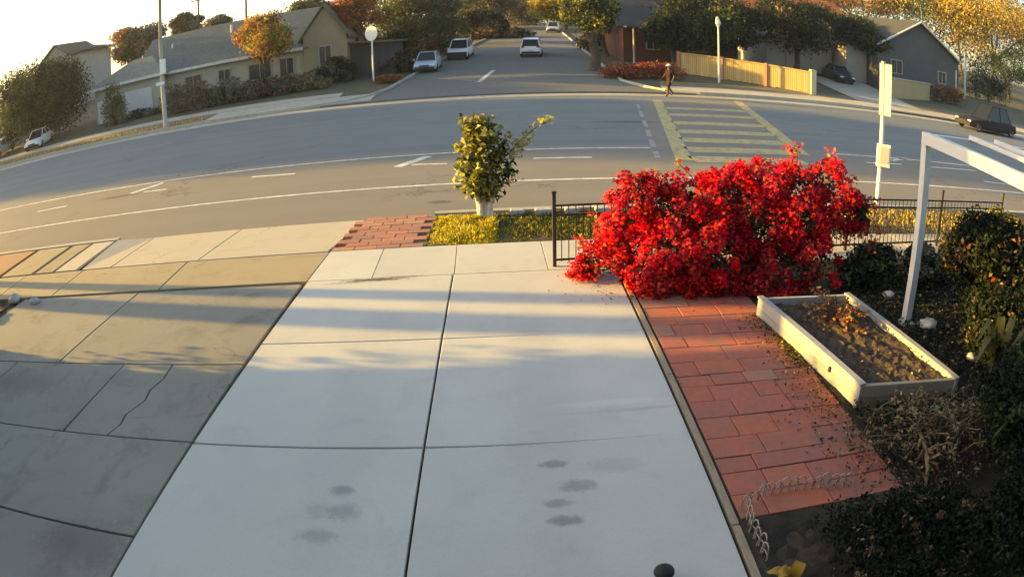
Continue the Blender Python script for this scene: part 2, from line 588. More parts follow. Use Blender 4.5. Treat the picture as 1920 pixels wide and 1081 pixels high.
M['grey_shingle'] = shingle('grey_shingle', (.135, .155, .145))
M['pale_shingle'] = shingle('pale_shingle', (.24, .24, .19))
M['dark_shingle'] = shingle('dark_shingle', (.07, .07, .07))
M['red_tile'] = shingle('red_roof_tile', (.42, .12, .04))
M['brown_shingle'] = shingle('brown_shingle', (.16, .12, .08))
M['cream_wall'] = stucco('cream_wall', (.40, .38, .30))
M['tan_wall'] = siding('tan_siding', (.34, .26, .155))
M['grey_siding'] = siding('grey_siding', (.10, .105, .11))
M['beige_wall'] = stucco('beige_wall', (.36, .32, .26))
M['tan_stucco'] = stucco('tan_stucco', (.42, .33, .17))
M['rust_wall'] = siding('rust_siding', (.11, .045, .03))
M['window_trim'] = plain('window_trim', (.36, .34, .30), None, 3, .6, 0)
M['white_trim'] = plain('white_trim', (.68, .66, .60), None, 3, .6, 0)
M['door_white'] = plain('white_door', (.62, .61, .58), (.55, .54, .52), 2, .6, 0)
M['window_dark'] = NT('window_glass').fin((.035, .04, .045), .08, .6)

# leaves
M['l_red'] = leafmat('red_bract', (.58, .007, .017), .35, .35, .012, .05, .7)
M['l_red2'] = leafmat('bright_red_bract', (.74, .010, .026), .3, .4, .015, .05, .7)
M['l_crim'] = leafmat('crimson_bract', (.33, .004, .013), .35, .3, .012, .05, .7)
M['l_coral'] = leafmat('coral_bract', (.60, .10, .055), .3, .4, .02, .12)
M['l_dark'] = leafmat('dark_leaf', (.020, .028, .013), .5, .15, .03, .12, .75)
M['l_deep'] = leafmat('very_dark_leaf', (.013, .018, .009), .5, .12, .03, .12, .8)  # darkest of the leaf greens
M['l_green'] = leafmat('mid_green_leaf', (.055, .085, .022), .4, .35)
M['l_olive'] = leafmat('olive_leaf', (.09, .085, .025), .4, .35)
M['l_yel'] = leafmat('yellow_green_leaf', (.36, .31, .025), .35, .4)
M['l_lime'] = leafmat('lime_leaf', (.28, .26, .03), .35, .4)
M['l_gold'] = leafmat('golden_leaf', (.44, .25, .025), .3, .4)
M['l_orange'] = leafmat('orange_leaf', (.46, .16, .02), .3, .4)
M['l_rust'] = leafmat('rust_leaf', (.30, .07, .025), .4, .35)
M['l_brown'] = leafmat('brown_dry_leaf', (.17, .105, .055), .45, .2)
M['l_tan'] = leafmat('tan_dry_leaf', (.30, .21, .10), .4, .25)
M['l_hedge'] = leafmat('grey_green_leaf', (.16, .155, .105), .4, .25)
M['l_grass'] = leafmat('grass_blade', (.12, .14, .022), .4, .35)
M['l_dry'] = leafmat('dry_grass_blade', (.66, .50, .02), .35, .35)
M['l_pale'] = leafmat('pale_leaf', (.36, .33, .14), .3, .35)


# ------------------------------------------------------------------ builders used more than once
def foliage(name, parent, blobs, n, size, mats, weights, cell=60, shell=.5, aspect=.55, jitter=.6, stuff=True, seed=0, flat=.0, droop=0.):
    P, N = blob_points(blobs, n, shell)
    if flat is not None: P[:, 2] = np.maximum(P[:, 2], flat + size * .3 * RNG.random(n))
    V, F = leaf_mesh(P, N, size, aspect, jitter=jitter, droop=droop)
    c = clumps(P, cell, seed)
    cum = np.cumsum(np.array(weights, float) / sum(weights))
    c = np.clip(c + RNG.normal(0, .12, n), 0, .9999)
    mi = np.searchsorted(cum, c)
    o = fast_mesh(name, V, F, [M[m] for m in mats], np.minimum(mi, len(mats) - 1), parent, world=True)
    if stuff: o['kind'] = 'stuff'
    return o


def branches(parent, base, targets, r0, name='trunk', split=.45, mat='bark', extra=0):
    mb = MB()
    base = Vector(base)
    c = Vector(np.array(targets, float).mean(0)[:3])
    fork = base.lerp(Vector((base.x * .6 + c.x * .4, base.y * .6 + c.y * .4, c.z)), split)
    mid = base.lerp(fork, .5) + Vector((r0 * .35, -r0 * .2, 0))
    mb.tube([base - Vector((0, 0, .15)), base + Vector((0, 0, .12)), mid, fork], [r0 * 1.35, r0 * 1.08, r0 * .9, r0 * .75], 10)
    for t in targets:
        t = Vector(t[:3])
        k = fork.lerp(t, .5) + Vector((random.uniform(-.1, .1), random.uniform(-.1, .1), .12)) * (t - fork).length * .5
        mb.tube([fork - Vector((0, 0, r0 * .5)), fork.lerp(k, .5), k, t], [r0 * .62, r0 * .5, r0 * .34, r0 * .12], 7)
        for _ in range(extra):
            e = t + Vector((random.uniform(-1, 1), random.uniform(-1, 1), random.uniform(-.2, 1))) * (t - fork).length * .45
            mb.tube([k, k.lerp(e, .5), e], [r0 * .25, r0 * .16, r0 * .05], 5)
    return mb.build(name, M[mat], parent, world=True, smooth=True)


def tree(name, label, cat, base, blobs, n, size, mats, weights, r0=.18, group=None, shell=.45, seed=1, cell=80, aspect=.6, split=.45, jitter=.7, dense=1.):
    t = thing(name, base, label, cat, group)
    B = sorted(blobs, key=lambda b: -b[3] * b[5])[:6]
    branches(t, base, [(b[0], b[1], b[2]) for b in B], r0, split=split, extra=1)
    foliage('crown', t, blobs, int(n * dense), size * (1.15 if dense > 1 else 1), mats, weights, cell, shell, aspect, jitter, seed=seed, flat=base[2] + .1)
    return t


def puff(c, R, n, seed, squash=.8, spread=.62):
    """a crown of n uneven blobs round a centre"""
    r = random.Random(seed)
    out = [(c[0], c[1], c[2], R[0] * .72, R[1] * .72, R[2] * .74)]
    for k in range(n):
        a = r.uniform(0, 2 * math.pi); b = r.uniform(-.6, 1.0)
        q = r.uniform(.28, .5)
        cb = math.sqrt(max(0, 1 - b * b * .8))
        out.append((c[0] + R[0] * spread * cb * math.cos(a), c[1] + R[1] * spread * cb * math.sin(a), c[2] + R[2] * spread * b,
                    R[0] * q, R[1] * q, R[2] * q * squash))
    return out


def rows_sheet(name, rows, off, mat, parent=None, kind='structure', z=None):
    """a strip of ground given as (y, x_left, x_right) rows; follows the terrain"""
    ys = []
    for (a, b) in zip(rows[:-1], rows[1:]):
        k = max(1, int((b[0] - a[0]) / 6))
        for i in range(k):
            t = i / k
            ys.append(tuple(a[j] + (b[j] - a[j]) * t for j in range(3)))
    ys.append(rows[-1])
    v, f = [], []
    for (y, x0, x1) in ys:
        zz = (gz(y) if z is None else z) + off
        v += [(x0, y, zz), (x1, y, zz)]
    for i in range(len(ys) - 1): f.append((2 * i, 2 * i + 1, 2 * i + 3, 2 * i + 2))
    o = MB().add(v, f).build(name, mat, parent)
    if parent is None: o['kind'] = kind
    return o


def structure(name, loc=(0, 0, 0)):
    o = bpy.data.objects.new(name, None); o.location = loc; o['kind'] = 'structure'; COL.objects.link(o)
    return o


def slab(parent, poly, z0, z1, mat, name='slab', gap=.011, bev=.008):
    """shrunk polygon so that a real joint stays between neighbours"""
    n = len(poly); cx = sum(p[0] for p in poly) / n; cy = sum(p[1] for p in poly) / n
    q = []
    for p in poly:
        dx, dy = cx - p[0], cy - p[1]
        q.append((p[0] + math.copysign(min(gap, abs(dx)), dx), p[1] + math.copysign(min(gap, abs(dy)), dy)) + tuple(p[2:]))
    return MB().prism(q, z0, z1, bev=bev).build(name, mat, parent, world=True)


# =================================================================== GROUND AND ROADS
ROAD_Z = -.10
KR = (CAM_H - ROAD_Z) / CAM_H
g = MB()
ys = [-40, 0, 6, 12, 20, 30, 37.9]
gv = [(x, y, -.17) for y in ys for x in (-420, 420)]
far = [38.0, 44, 52, 60, 70, 80, 95, 110, 140, 190, 260, 400, 700]
gv += [(x, y, gz(y) - .02 if y > 38.01 else -.02) for y in far for x in (-420, 420)]
gf = [(2 * i, 2 * i + 1, 2 * i + 3, 2 * i + 2) for i in range(len(gv) // 2 - 1)]
g.add(gv, gf)
tag(g.build('ground', M['far_ground']), kind='structure')

tag(MB().prism([(-260, 12.5), (260, 12.5), (260, 20.05), (-260, 20.05)], -.16, ROAD_Z).build('bike_lane', M['sun_toned_asphalt']), kind='structure')
tag(MB().prism([(-260, 20.05), (260, 20.05), (260, 36.0), (-260, 36.0)], -.16, ROAD_Z).build('road', M['asphalt']), kind='structure')
gut = structure('far_gutter')
x = -84.
while x < 84:
    slab(gut, [(x, 36.0), (x + 6, 36.0), (x + 6, 37.45), (x, 37.45)], -.16, ROAD_Z + .012, M['gutter_concrete'], gap=.008, bev=.004)
    x += 6

# side street climbing away between the trees
SS = [(37.45, -9.5, 12.5), (39.5, -6.6, 9.6), (42, -6.0, 8.9), (48, -5.1, 9.1), (56, -3.7, 9.4), (72, -1.0, 10.1), (90, 2.2, 10.9), (130, 8, 14)]
rows_sheet('side_street', SS, .012, M['old_asphalt'])
tag(MB().prism([(-9.5, 37.45), (12.5, 37.45), (12.5, 38.05), (-9.5, 38.05)], -.16, ROAD_Z + .11).build('street_mouth', M['old_asphalt']), kind='structure')


def kerb_line(pts, name, w=.16, h=.14):
    mb = MB()
    for (a, b) in zip(pts[:-1], pts[1:]):
        a, b = Vector(a), Vector(b)
        d = (b - a).normalized(); n = Vector((-d.y, d.x, 0)) * w / 2
        vs = [a - n, b - n, b + n, a + n]
        vs = [Vector((p.x, p.y, p.z - .12)) for p in vs] + [Vector((p.x, p.y, p.z + h)) for p in vs]
        mb.add(vs, [(3, 2, 1, 0), (4, 5, 6, 7), (0, 1, 5, 4), (1, 2, 6, 5), (2, 3, 7, 6), (3, 0, 4, 7)])
    return tag(mb.build(name, M['gutter_concrete']), kind='structure')


kerb_line([(x, y, gz(y)) for (y, x, _) in [(39.4, -7.0, 0)] + SS[2:]], 'side_street_kerb')
kerb_line([(x, y, gz(y)) for (y, _, x) in [(39.4, 0, 9.95)] + SS[2:]], 'side_street_kerb')
kerb_line([(-84, 37.55, -.02), (-30, 37.55, -.02), (-10.5, 37.55, -.02), (-8.2, 38.2, .02), (-7.0, 39.4, .1)], 'far_kerb')
kerb_line([(9.95, 39.4, .1), (10.8, 38.2, .02), (12.8, 37.55, -.02), (26.8, 37.55, -.02)], 'far_kerb')
kerb_line([(36.5, 37.55, -.02), (84, 37.55, -.02)], 'far_kerb')

# far pavements
fs = structure('far_sidewalk')
for x in range(-84, -9, 3):
    slab(fs, [(x, 40.6, .24), (x + 3, 40.6, .24), (x + 3, 42.2, .34), (x, 42.2, .34)], -.1, .3, M['gutter_concrete'], gap=.012, bev=.005)
x = -17.5
while x < -7.2:
    slab(fs, [(x, 37.7, .06), (x + 2.2, 37.7, .06), (x + 2.2, 40.55, .22), (x, 40.55, .22)], -.1, .2, M['gutter_concrete'], gap=.012, bev=.005)
    x += 2.2
for x in range(11, 84, 3):
    slab(fs, [(x, 38.0, .06), (x + 3, 38.0, .06), (x + 3, 40.2, .19), (x, 40.2, .19)], -.1, .15, M['pale_concrete'], gap=.012, bev=.005)
rows_sheet('planting_strip', [(37.66, -84, -17.6), (40.5, -84, -17.6)], .03, M['dry_ground'])
rows_sheet('right_verge', [(40.25, 11, 84), (42.4, 11.5, 84)], .02, M['dry_ground'])
rows_sheet('uphill_driveway', [(40.25, 26.5, 33), (46, 27, 33.5), (53, 28, 35)], .035, M['gutter_concrete'])

# painted markings on the road
mk = structure('road_marking')
RZ = ROAD_Z + .005


def stripe(pts, w, mat, name='line', z=RZ, parent=mk):
    mb = MB()
    for (a, b) in zip(pts[:-1], pts[1:]):
        a, b = Vector((a[0], a[1])), Vector((b[0], b[1]))
        d = (b - a).normalized(); n = Vector((-d.y, d.x)) * w / 2
        q = [a - n, b - n, b + n, a + n]
        mb.add([(p.x, p.y, z) for p in q], [(0, 1, 2, 3)])
    return mb.build(name, mat, parent)


def rd(px, py):
    p = at(px, py, ROAD_Z)
    return (p.x, p.y)


stripe([(-90, 19.42), (5.0, 19.42)], .15, M['white_paint'])
stripe([(11.6, 19.42), (90, 19.42)], .15, M['white_paint'])
stripe([(-90, 15.27), (90, 15.27)], .13, M['white_paint'])
for (a, b, w) in [((745, 313), (803, 293), .28), ((245, 363), (306, 343), .26), ((1672, 301), (1700, 297), .2)]:
    stripe([rd(*a), rd(*b)], w, M['white_paint'], 'hatch')
for (a, b) in [((772, 309), (838, 307)), ((472, 332), (553, 326)), ((270, 360), (312, 355)), ((70, 397), (125, 386)), ((1000, 297), (1110, 295)),
               ((1625, 305), (1690, 308)), ((1745, 313), (1830, 320)), ((1845, 340), (1900, 347))]:
    stripe([rd(*a), rd(*b)], .16, M['white_paint'], 'dash')
# yellow ladder crossing
L0, L1 = rd(1283, 300), rd(1232, 188)
R0, R1 = rd(1505, 290), rd(1382, 190)
MB().add([(L0[0] - .9, L0[1], RZ - .002), (R0[0] + .3, R0[1], RZ - .002), (R1[0] + .3, R1[1], RZ - .002), (L1[0] - .9, L1[1], RZ - .002)], [(0, 1, 2, 3)]).build('crosswalk_surface', M['sun_toned_asphalt'], mk)
stripe([L0, L1], .5, M['yellow_paint'], 'crosswalk_edge', RZ)
stripe([R0, R1], .5, M['yellow_paint'], 'crosswalk_edge', RZ)
for py in (203, 215, 230, 246, 262, 280, 298):
    y = rd(1260, py)[1]
    t = (y - L0[1]) / (L1[1] - L0[1]); xl = L0[0] + (L1[0] - L0[0]) * t + .24
    t = (y - R0[1]) / (R1[1] - R0[1]); xr = R0[0] + (R1[0] - R0[0]) * t - .24
    stripe([(xl, y), (xr, y)], .9, M['yellow_paint'], 'crosswalk_bar', RZ)
for a_, b_ in ((296, 284), (276, 262), (256, 244), (238, 226), (220, 208), (204, 196)):
    stripe([rd(1196 + 37 * (a_ - 196) / 100, a_), rd(1196 + 37 * (b_ - 196) / 100, b_)], .17, M['faint_paint'], 'dash')
stripe([(8.6, 37.0), (15.6, 36.5)], .7, M['yellow_paint'], 'crosswalk_edge', ROAD_Z + .018)


def sst(px, py):
    d = ray(px, py); s = .07
    t = (-CAM_H + 2.66 * 0 - 38 * s + .02) / (d.z - s * d.y)
    p = d * t
    return (p.x, p.y, gz(p.y) + .02)


def uphill_stripe(a, b, w, mat):
    a, b = Vector(sst(*a)), Vector(sst(*b))
    d = (b - a).normalized(); n = Vector((-d.y, d.x, 0)).normalized() * w / 2
    MB().add([a - n, b - n, b + n, a + n], [(0, 1, 2, 3)]).build('line', mat, mk)


uphill_stripe((898, 154), (925, 132), .3, M['white_paint'])
uphill_stripe((822, 147), (905, 152), .3, M['faint_paint'])
uphill_stripe((975, 146), (1160, 147), .3, M['faint_paint'])
uphill_stripe((885, 88), (968, 84), .5, M['white_paint'])

# near kerb and parkway
kerb_line([(-60, 12.4, -.13), (-8.45, 12.4, -.13)], 'kerb', .18, .14)
kerb_line([(-1.02, 12.4, -.13), (60, 12.4, -.13)], 'kerb', .18, .14)


# ---- driveway, pavement, aprons: every slab its own piece over a dark bed
def lx(y): return -3.265 + .057 * y
def mx(y): return -.79 + .028 * y
def rx(y): return 1.635 + .02 * y


dw = structure('driveway')
MB().prism([(lx(.2), .2), (rx(.2), .2), (rx(10.35), 10.35), (lx(10.35), 10.35)], -.15, -.05).build('bed', M['soil'], dw)
cuts = [.25, 4.76, 6.92, 9.0]
for a, b in zip(cuts[:-1], cuts[1:]):
    b += .008 if b > 8 else .006 if b > 5 else 0
    for f0, f1 in ((lx, mx), (mx, rx)):
        slab(dw, [(f0(a), a), (f1(a), a - (.04 if f1 is rx else 0)), (f1(b), b), (f0(b), b)], -.12, 0, M['white_concrete'])
sw = structure('sidewalk')
MB().prism([(-60, 9.0), (60, 9.0), (60, 10.36), (-60, 10.36)], -.155, -.055).build('bed', M['soil'], sw)
xs = [lx(9.0), -1.74, mx(9.6), .84, 2.2]
for a, b in zip(xs[:-1], xs[1:]):
    slab(sw, [(a if a != xs[0] else lx(9.0), 9.0), (b, 9.0), (b, 10.35), (a if a != xs[0] else lx(10.35), 10.35)], -.12, .001, M['white_concrete'], gap=.006, bev=.004)
xs = [2.2 + 1.4 * k for k in range(0, 9)]
for a, b in zip(xs[:-1], xs[1:]): slab(sw, [(a, 9.0), (b, 9.0), (b, 10.35), (a, 10.35)], -.12, 0, M['pale_concrete'])
xs = [-16.5, -14.4, -12.3, -10.1, -8.2, -5.5, None]
for a, b in zip(xs[:-1], xs[1:]):
    slab(sw, [(a, 9.0), (b if b else lx(9.0), 9.0), (b if b else lx(10.35), 10.35), (a, 10.35)], -.12, -.001, M['tan_concrete'])

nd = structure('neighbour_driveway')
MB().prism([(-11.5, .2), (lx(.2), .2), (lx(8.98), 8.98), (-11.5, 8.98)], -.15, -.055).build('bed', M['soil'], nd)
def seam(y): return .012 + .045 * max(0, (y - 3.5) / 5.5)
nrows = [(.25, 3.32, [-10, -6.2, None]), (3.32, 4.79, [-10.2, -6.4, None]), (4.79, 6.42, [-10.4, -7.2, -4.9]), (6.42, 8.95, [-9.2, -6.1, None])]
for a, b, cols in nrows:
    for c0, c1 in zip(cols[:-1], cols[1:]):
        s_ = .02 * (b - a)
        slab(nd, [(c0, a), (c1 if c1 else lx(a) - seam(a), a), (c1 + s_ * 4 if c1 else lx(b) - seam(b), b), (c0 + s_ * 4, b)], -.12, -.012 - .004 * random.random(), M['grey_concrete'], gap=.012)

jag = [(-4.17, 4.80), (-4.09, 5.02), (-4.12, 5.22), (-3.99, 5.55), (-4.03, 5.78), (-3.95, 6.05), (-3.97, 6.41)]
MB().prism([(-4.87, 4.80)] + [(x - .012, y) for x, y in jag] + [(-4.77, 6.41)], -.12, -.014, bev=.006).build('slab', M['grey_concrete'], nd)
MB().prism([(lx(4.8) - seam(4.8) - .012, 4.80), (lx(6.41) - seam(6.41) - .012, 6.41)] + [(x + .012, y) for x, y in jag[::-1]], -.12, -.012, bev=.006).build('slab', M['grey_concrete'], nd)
ap = structure('driveway_apron')
MB().prism([(-8.5, 10.36), (-1.0, 10.36), (-1.0, 12.5), (-8.5, 12.5)], -.155, -.11).build('bed', M['soil'], ap)
slab(ap, [(-7.45, 10.38), (-5.3, 10.38), (-5.15, 12.5, -.085), (-7.45, 12.5, -.085)], -.13, -.004, M['pale_concrete'])
slab(ap, [(-5.3, 10.38), (-2.72, 10.38), (-2.42, 12.5, -.085), (-5.15, 12.5, -.085)], -.13, -.004, M['pale_concrete'])
MB().prism([(-8.3, 10.4, -.003), (-7.47, 10.4, -.003), (-7.47, 12.48, -.088), (-8.42, 12.3, .0)], -.13, 0).build('flare', M['pale_concrete'], ap)

# terracotta strip across the parkway: brick by brick
bs = structure('brick_strip')
MB().prism([(-2.68, 10.37), (-1.06, 10.37), (-1.02, 12.3), (-2.40, 12.3)], -.15, -.05).build('bed', M['sand'], bs)
bm_ = MB().prism([(-.195, -.095), (.195, -.095), (.195, .095), (-.195, .095)], -.05, 0, bev=.008).build('brick', M['terracotta'], bs)
k = 0
for r in range(10):
    y = 10.47 + r * .193
    x0 = -2.66 + .15 * (r / 10) + (.2 if r % 2 else 0)
    for c in range(4 if r % 2 == 0 else 3):
        o = bm_ if k == 0 else share(bm_, bs)
        o.location = (x0 + .19 + c * .397, y, random.uniform(-.004, .006)); o.rotation_euler = (0, 0, random.uniform(-.02, .02)); k += 1

# paved verge on the left
pv = structure('paved_verge')
MB().prism([(-17, 10.38), (-8.46, 10.38), (-8.46, 12.3), (-17, 12.3)], -.15, -.05).build('bed', M['soil'], pv)
for a, b, m in [(-16, -13.6, 'tan_concrete'), (-13.55, -11.35, 'orange_paver'), (-11.22, -10.0, 'tan_concrete'), (-9.9, -9.25, 'tan_concrete'), (-9.2, -8.48, 'pale_concrete')]:
    slab(pv, [(a, 10.39), (b, 10.39), (b - .35 + .35, 12.28), (a, 12.28)], -.12, 0, M[m], 'paver', gap=.03)

# red brick path beside the drive
bp = structure('brick_path')
MB().prism([(rx(1.6) + .1, 1.6), (3.5, 1.6), (3.5, 8.3), (rx(8.3) + .1, 8.3)], -.15, -.02).build('bed', M['soil'], bp)
y = 3.45
r = 0
widths = [(.30, .62), (.30, .44), (.22, .62), (.30, .52), (.34, .7)]
while y < 8.2:
    h, w = widths[r % len(widths)]
    x = rx(y) + .12
    first = True
    while x < 3.44:
        ww = w * random.choice((.6, 1., 1., 1.15)) if not first else w * random.uniform(.4, 1)
        x1 = min(x + ww, 3.46)
        if 3.46 - x1 < .14: x1 = 3.46
        skew = .03 * (x - 2.5)
        slab(bp, [(x, y - skew), (x1, y - .03 * (x1 - 2.5)), (x1, y + h - .03 * (x1 - 2.5)), (x, y + h - skew)], -.06, random.uniform(-.012, .002), M['red_paver'], 'brick', gap=.004, bev=.006)
        x = x1; first = False
    y += h; r += 1
es = structure('edging_strip')
for a, b in ((1.6, 3.4), (3.4, 5.8), (5.8, 8.35)):
    MB().prism([(rx(a) + .022, a + .01), (rx(a) + .085, a + .01), (rx(b) + .085, b), (rx(b) + .022, b)], -.12, .004, bev=.005).build('plank', M['strip_wood'], es)

# garden beds
def rough_bed(name, x0, x1, y0, y1, z, amp, mat, step=.12, edge=None):
    nx, ny = int((x1 - x0) / step) + 1, int((y1 - y0) / step) + 1
    X, Y = np.meshgrid(np.linspace(x0, x1, nx), np.linspace(y0, y1, ny))
    Zs = z + amp * (np.sin(X * 3.1 + Y * 1.7) * .3 + np.sin(X * 7.3 - Y * 5.9) * .2 + RNG.normal(0, .35, X.shape))
    V = np.stack([X.ravel(), Y.ravel(), Zs.ravel()], 1)
    i = np.arange(nx * ny).reshape(ny, nx)
    F = np.stack([i[:-1, :-1].ravel(), i[:-1, 1:].ravel(), i[1:, 1:].ravel(), i[1:, :-1].ravel()], 1)
    o = fast_mesh(name, V, F, [mat]); o['kind'] = 'structure'
    return o


rough_bed('garden_soil', 3.48, 16, 1.2, 8.95, -.03, .05, M['dark_soil'])
rough_bed('garden_soil', 1.86, 3.5, 1.0, 3.42, .0, .05, M['dark_soil'], .08)
rough_bed('garden_soil', 1.9, 3.5, 8.25, 8.96, -.03, .03, M['dark_soil'], .08)
rough_bed('parkway_soil', -1.03, 40, 10.38, 12.3, -.03, .03, M['soil'], .15)
rough_bed('side_bed', -22, -9.35, 1.0, 8.9, -.03, .06, M['dark_soil'], .25)
# (the neighbour drive covers the part of that bed that would show)


# =================================================================== NEAR THINGS
# ---- parkway grass: blades nobody could count
def grass(name, n, xr, yr, h, mats, wt, z=-.02, label=None, dens=None):
    P = np.stack([RNG.uniform(*xr, n), RNG.uniform(*yr, n), np.full(n, z)], 1)
    P[:, :2] += RNG.normal(0, .045, (n, 2))
    if dens is not None:
        P = P[RNG.random(n) < dens(P)]; n = len(P)
    a = RNG.uniform(0, 2 * math.pi, n); hh = h * RNG.uniform(.25, 1.3, n) * (.55 + .45 * np.sin(P[:, 0] * 5.1 + 1.3 * np.sin(P[:, 1] * 4)) ** 2)
    ed_ = np.minimum(np.minimum(P[:, 1] - yr[0], yr[1] - P[:, 1]), (P[:, 0] - xr[0]) * .8)
    hh *= np.clip(.12 + 1.5 * ed_ * RNG.uniform(.4, 1.6, n), .1, 1)
    lean = RNG.normal(0, .35, (n, 2)) * hh[:, None]
    w = .012 + .01 * RNG.random(n)
    d = np.stack([np.cos(a), np.sin(a), 0 * a], 1) * w[:, None]
    tip = P + np.stack([lean[:, 0], lean[:, 1], hh], 1)
    mid = P * .45 + tip * .55 + np.stack([0 * hh, 0 * hh, hh * .1], 1)
    V = np.stack([P - d, P + d, mid + d * .6, tip], 1).reshape(-1, 3)
    F = np.arange(4 * n).reshape(n, 4)
    mi = RNG.choice(len(mats), n, p=np.array(wt) / sum(wt))
    o = fast_mesh(name, V, F, [M[m] for m in mats], mi)
    return tag(o, label, 'grass' if label else None, kind='stuff')


grass('verge_grass', 9000, (-1.0, .1), (10.42, 12.2), .12, ['l_dry', 'l_yel', 'l_grass'], [3, 4, 1], label='bright yellow-green grass tuft beside the terracotta strip')
grass('parkway_grass', 12000, (-.1, 3.2), (10.42, 12.28), .075, ['l_grass', 'l_olive', 'l_yel'], [4, 3, 1], label='darker green grass round the whitewashed tree')
grass('roadside_weeds', 7000, (3.2, 14), (10.42, 12.28), .10, ['l_yel', 'l_dry', 'l_tan', 'l_gold'], [2, 2, 4, 1], label='dry yellow weeds along the kerb behind the iron fence')
grass('far_strip_weeds', 7000, (-60, -17.8), (37.7, 40.5), .22, ['l_tan', 'l_brown', 'l_dry', 'l_rust'], [4, 3, 2, 2], z=.08, label='dry brown weeds in the far planting strip')
st = thing('stepping_stone', (0.5, 12.1, 0), 'pale flat stones lying in the grass at the kerb behind the small tree', 'stones')
for (x, y, a, b) in [(.55, 12.12, .28, .1), (1.05, 12.1, .35, .1), (1.6, 12.13, .3, .1), (2.2, 12.1, .35, .1)]:
    MB().prism([(x - a / 2, y - b), (x + a / 2, y - b * .8), (x + a / 2.1, y + b), (x - a / 2.2, y + b)], -.04, .07, bev=.02).build('stone', M['stone'], st, world=True)

def scatter_leaves(name, n, poly_fn, size, mats, wt, label=None, cat=None, parent=None, lift=.02):
    P = np.array([poly_fn() for _ in range(n)])
    P[:, 2] += lift * RNG.random(n)
    V, F = leaf_mesh(P, np.tile([[0, 0, 1.]], (n, 1)), size, .55, .15, .45)
    o = fast_mesh(name, V, F, [M[m] for m in mats], RNG.choice(len(mats), n, p=np.array(wt) / sum(wt)), parent, world=True)
    tag(o, label, cat, kind='stuff')
    return o


def quad_pt(q, z=0.):
    def f():
        u_, v_ = random.random(), random.random()
        a = Vector(q[0]).lerp(Vector(q[1]), u_); b = Vector(q[3]).lerp(Vector(q[2]), u_)
        p = a.lerp(b, v_)
        return (p.x, p.y, z)
    return f


# ---- small tree with whitewashed trunk and big glossy leaves
tb = at(910, 404)
t = thing('small_tree', tb, 'small yellow-green leafy tree with a whitewashed forked trunk on the grass verge', 'tree')
mb = MB()
for (dx, dy, h, r) in [(-.12, 0, .75, .065), (.03, .03, .8, .06), (.14, -.03, .7, .05)]:
    mb.tube([tb + Vector((dx * .5, dy, -.1)), tb + Vector((dx * .7, dy, .2)), tb + Vector((dx, dy, h * .5)), tb + Vector((dx * 1.2, dy * 2, h))], [r * 1.6, r * 1.15, r, r * .7], 9)
mb.build('trunk', M['white_bark'], t, world=True, smooth=True)
mb = MB()
for (dx, dy, z) in [(-.3, 0, 1.2), (-.05, .1, 1.75), (.2, 0, 1.3), (.45, -.1, .9), (-.25, -.1, .8)]:
    e = tb + Vector((dx, dy, z))
    s0 = tb + Vector((dx * .3, 0, .55))
    mb.tube([s0, s0.lerp(e, .5) + Vector((0, 0, .08)), e], [.035, .025, .01], 6)
e1, e2 = tb + Vector((.75, .0, 1.45)), tb + Vector((1.15, .0, 1.78))
mb.tube([tb + Vector((.15, 0, .9)), tb + Vector((.5, 0, 1.2)), e1, e2], [.02, .015, .01, .005], 6)
mb.build('branch', M['bark'], t, world=True, smooth=True)
X, Y, Z = tb
mb = MB(); LP = []; LN = []
rt = random.Random(12)
for k in range(58):
    zt_ = .42 + 1.5 * (k / 57) ** .85
    wid = .6 * math.sin(math.pi * min(1, max(.12, (zt_ - .15) / 1.95))) ** .75
    a = k * 2.4 + rt.uniform(-.4, .4)
    e = Vector((X - .05 + math.cos(a) * wid * rt.uniform(.55, 1.12), Y + math.sin(a) * wid * .9 * rt.uniform(.5, 1.), zt_ + rt.uniform(-.08, .12)))
    s0 = Vector((X - .04 + .04 * math.cos(a), Y, max(.35, zt_ - .38)))
    q = s0.lerp(e, .55) + Vector((0, 0, -.03))
    mb.tube([s0, q, e], [.014, .009, .004], 5)
    for i_ in range(21):
        t_ = rt.random() ** .6
        c = s0.lerp(q, t_ * 2) if t_ < .5 else q.lerp(e, t_ * 2 - 1)
        o_ = Vector((rt.gauss(0, .055), rt.gauss(0, .055), rt.gauss(0, .05)))
        LP.append(c + o_); LN.append(((e - s0).normalized() * .5 + o_ * 6 + Vector((-.2, -.2, .5))))
for (dx, dy, z_) in ((.62, -.1, .86), (.6, -.12, .66), (.48, -.05, .98)):          # low twigs on the right; their leaves are painted darker as shade
    e = Vector((X + dx, Y + dy, z_)); s0 = Vector((X + .05, Y, z_ - .12))
    mb.tube([s0, e], [.012, .004], 5)
    for i_ in range(16):
        c = s0.lerp(e, .35 + .65 * rt.random()) + Vector((rt.gauss(0, .05), rt.gauss(0, .05), rt.gauss(0, .04)))
        LP.append(c); LN.append(Vector((.4, -.4, .6)))
mb.build('twig', M['bark'], t, world=True)['kind'] = 'stuff'
LP = np.array([tuple(v) for v in LP]); LN = unit(np.array([tuple(v) for v in LN]))
V, F = leaf_mesh(LP, LN, .15, .45, .16, .45)
tn = RNG.random(len(LP)) - .45 * np.clip((LP[:, 0] - X - .15) / .4, 0, 1) - .25 * np.clip((.7 - LP[:, 2]) / .4, 0, 1) * (LP[:, 0] > X)  # lower right leaves pushed to darker greens, painting in shade
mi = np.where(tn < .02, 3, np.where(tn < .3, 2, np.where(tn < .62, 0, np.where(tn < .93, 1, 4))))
fast_mesh('crown', V, F, [M['l_lime'], M['l_yel'], M['l_green'], M['l_dark'], M['l_pale']], mi, t, world=True)['kind'] = 'stuff'
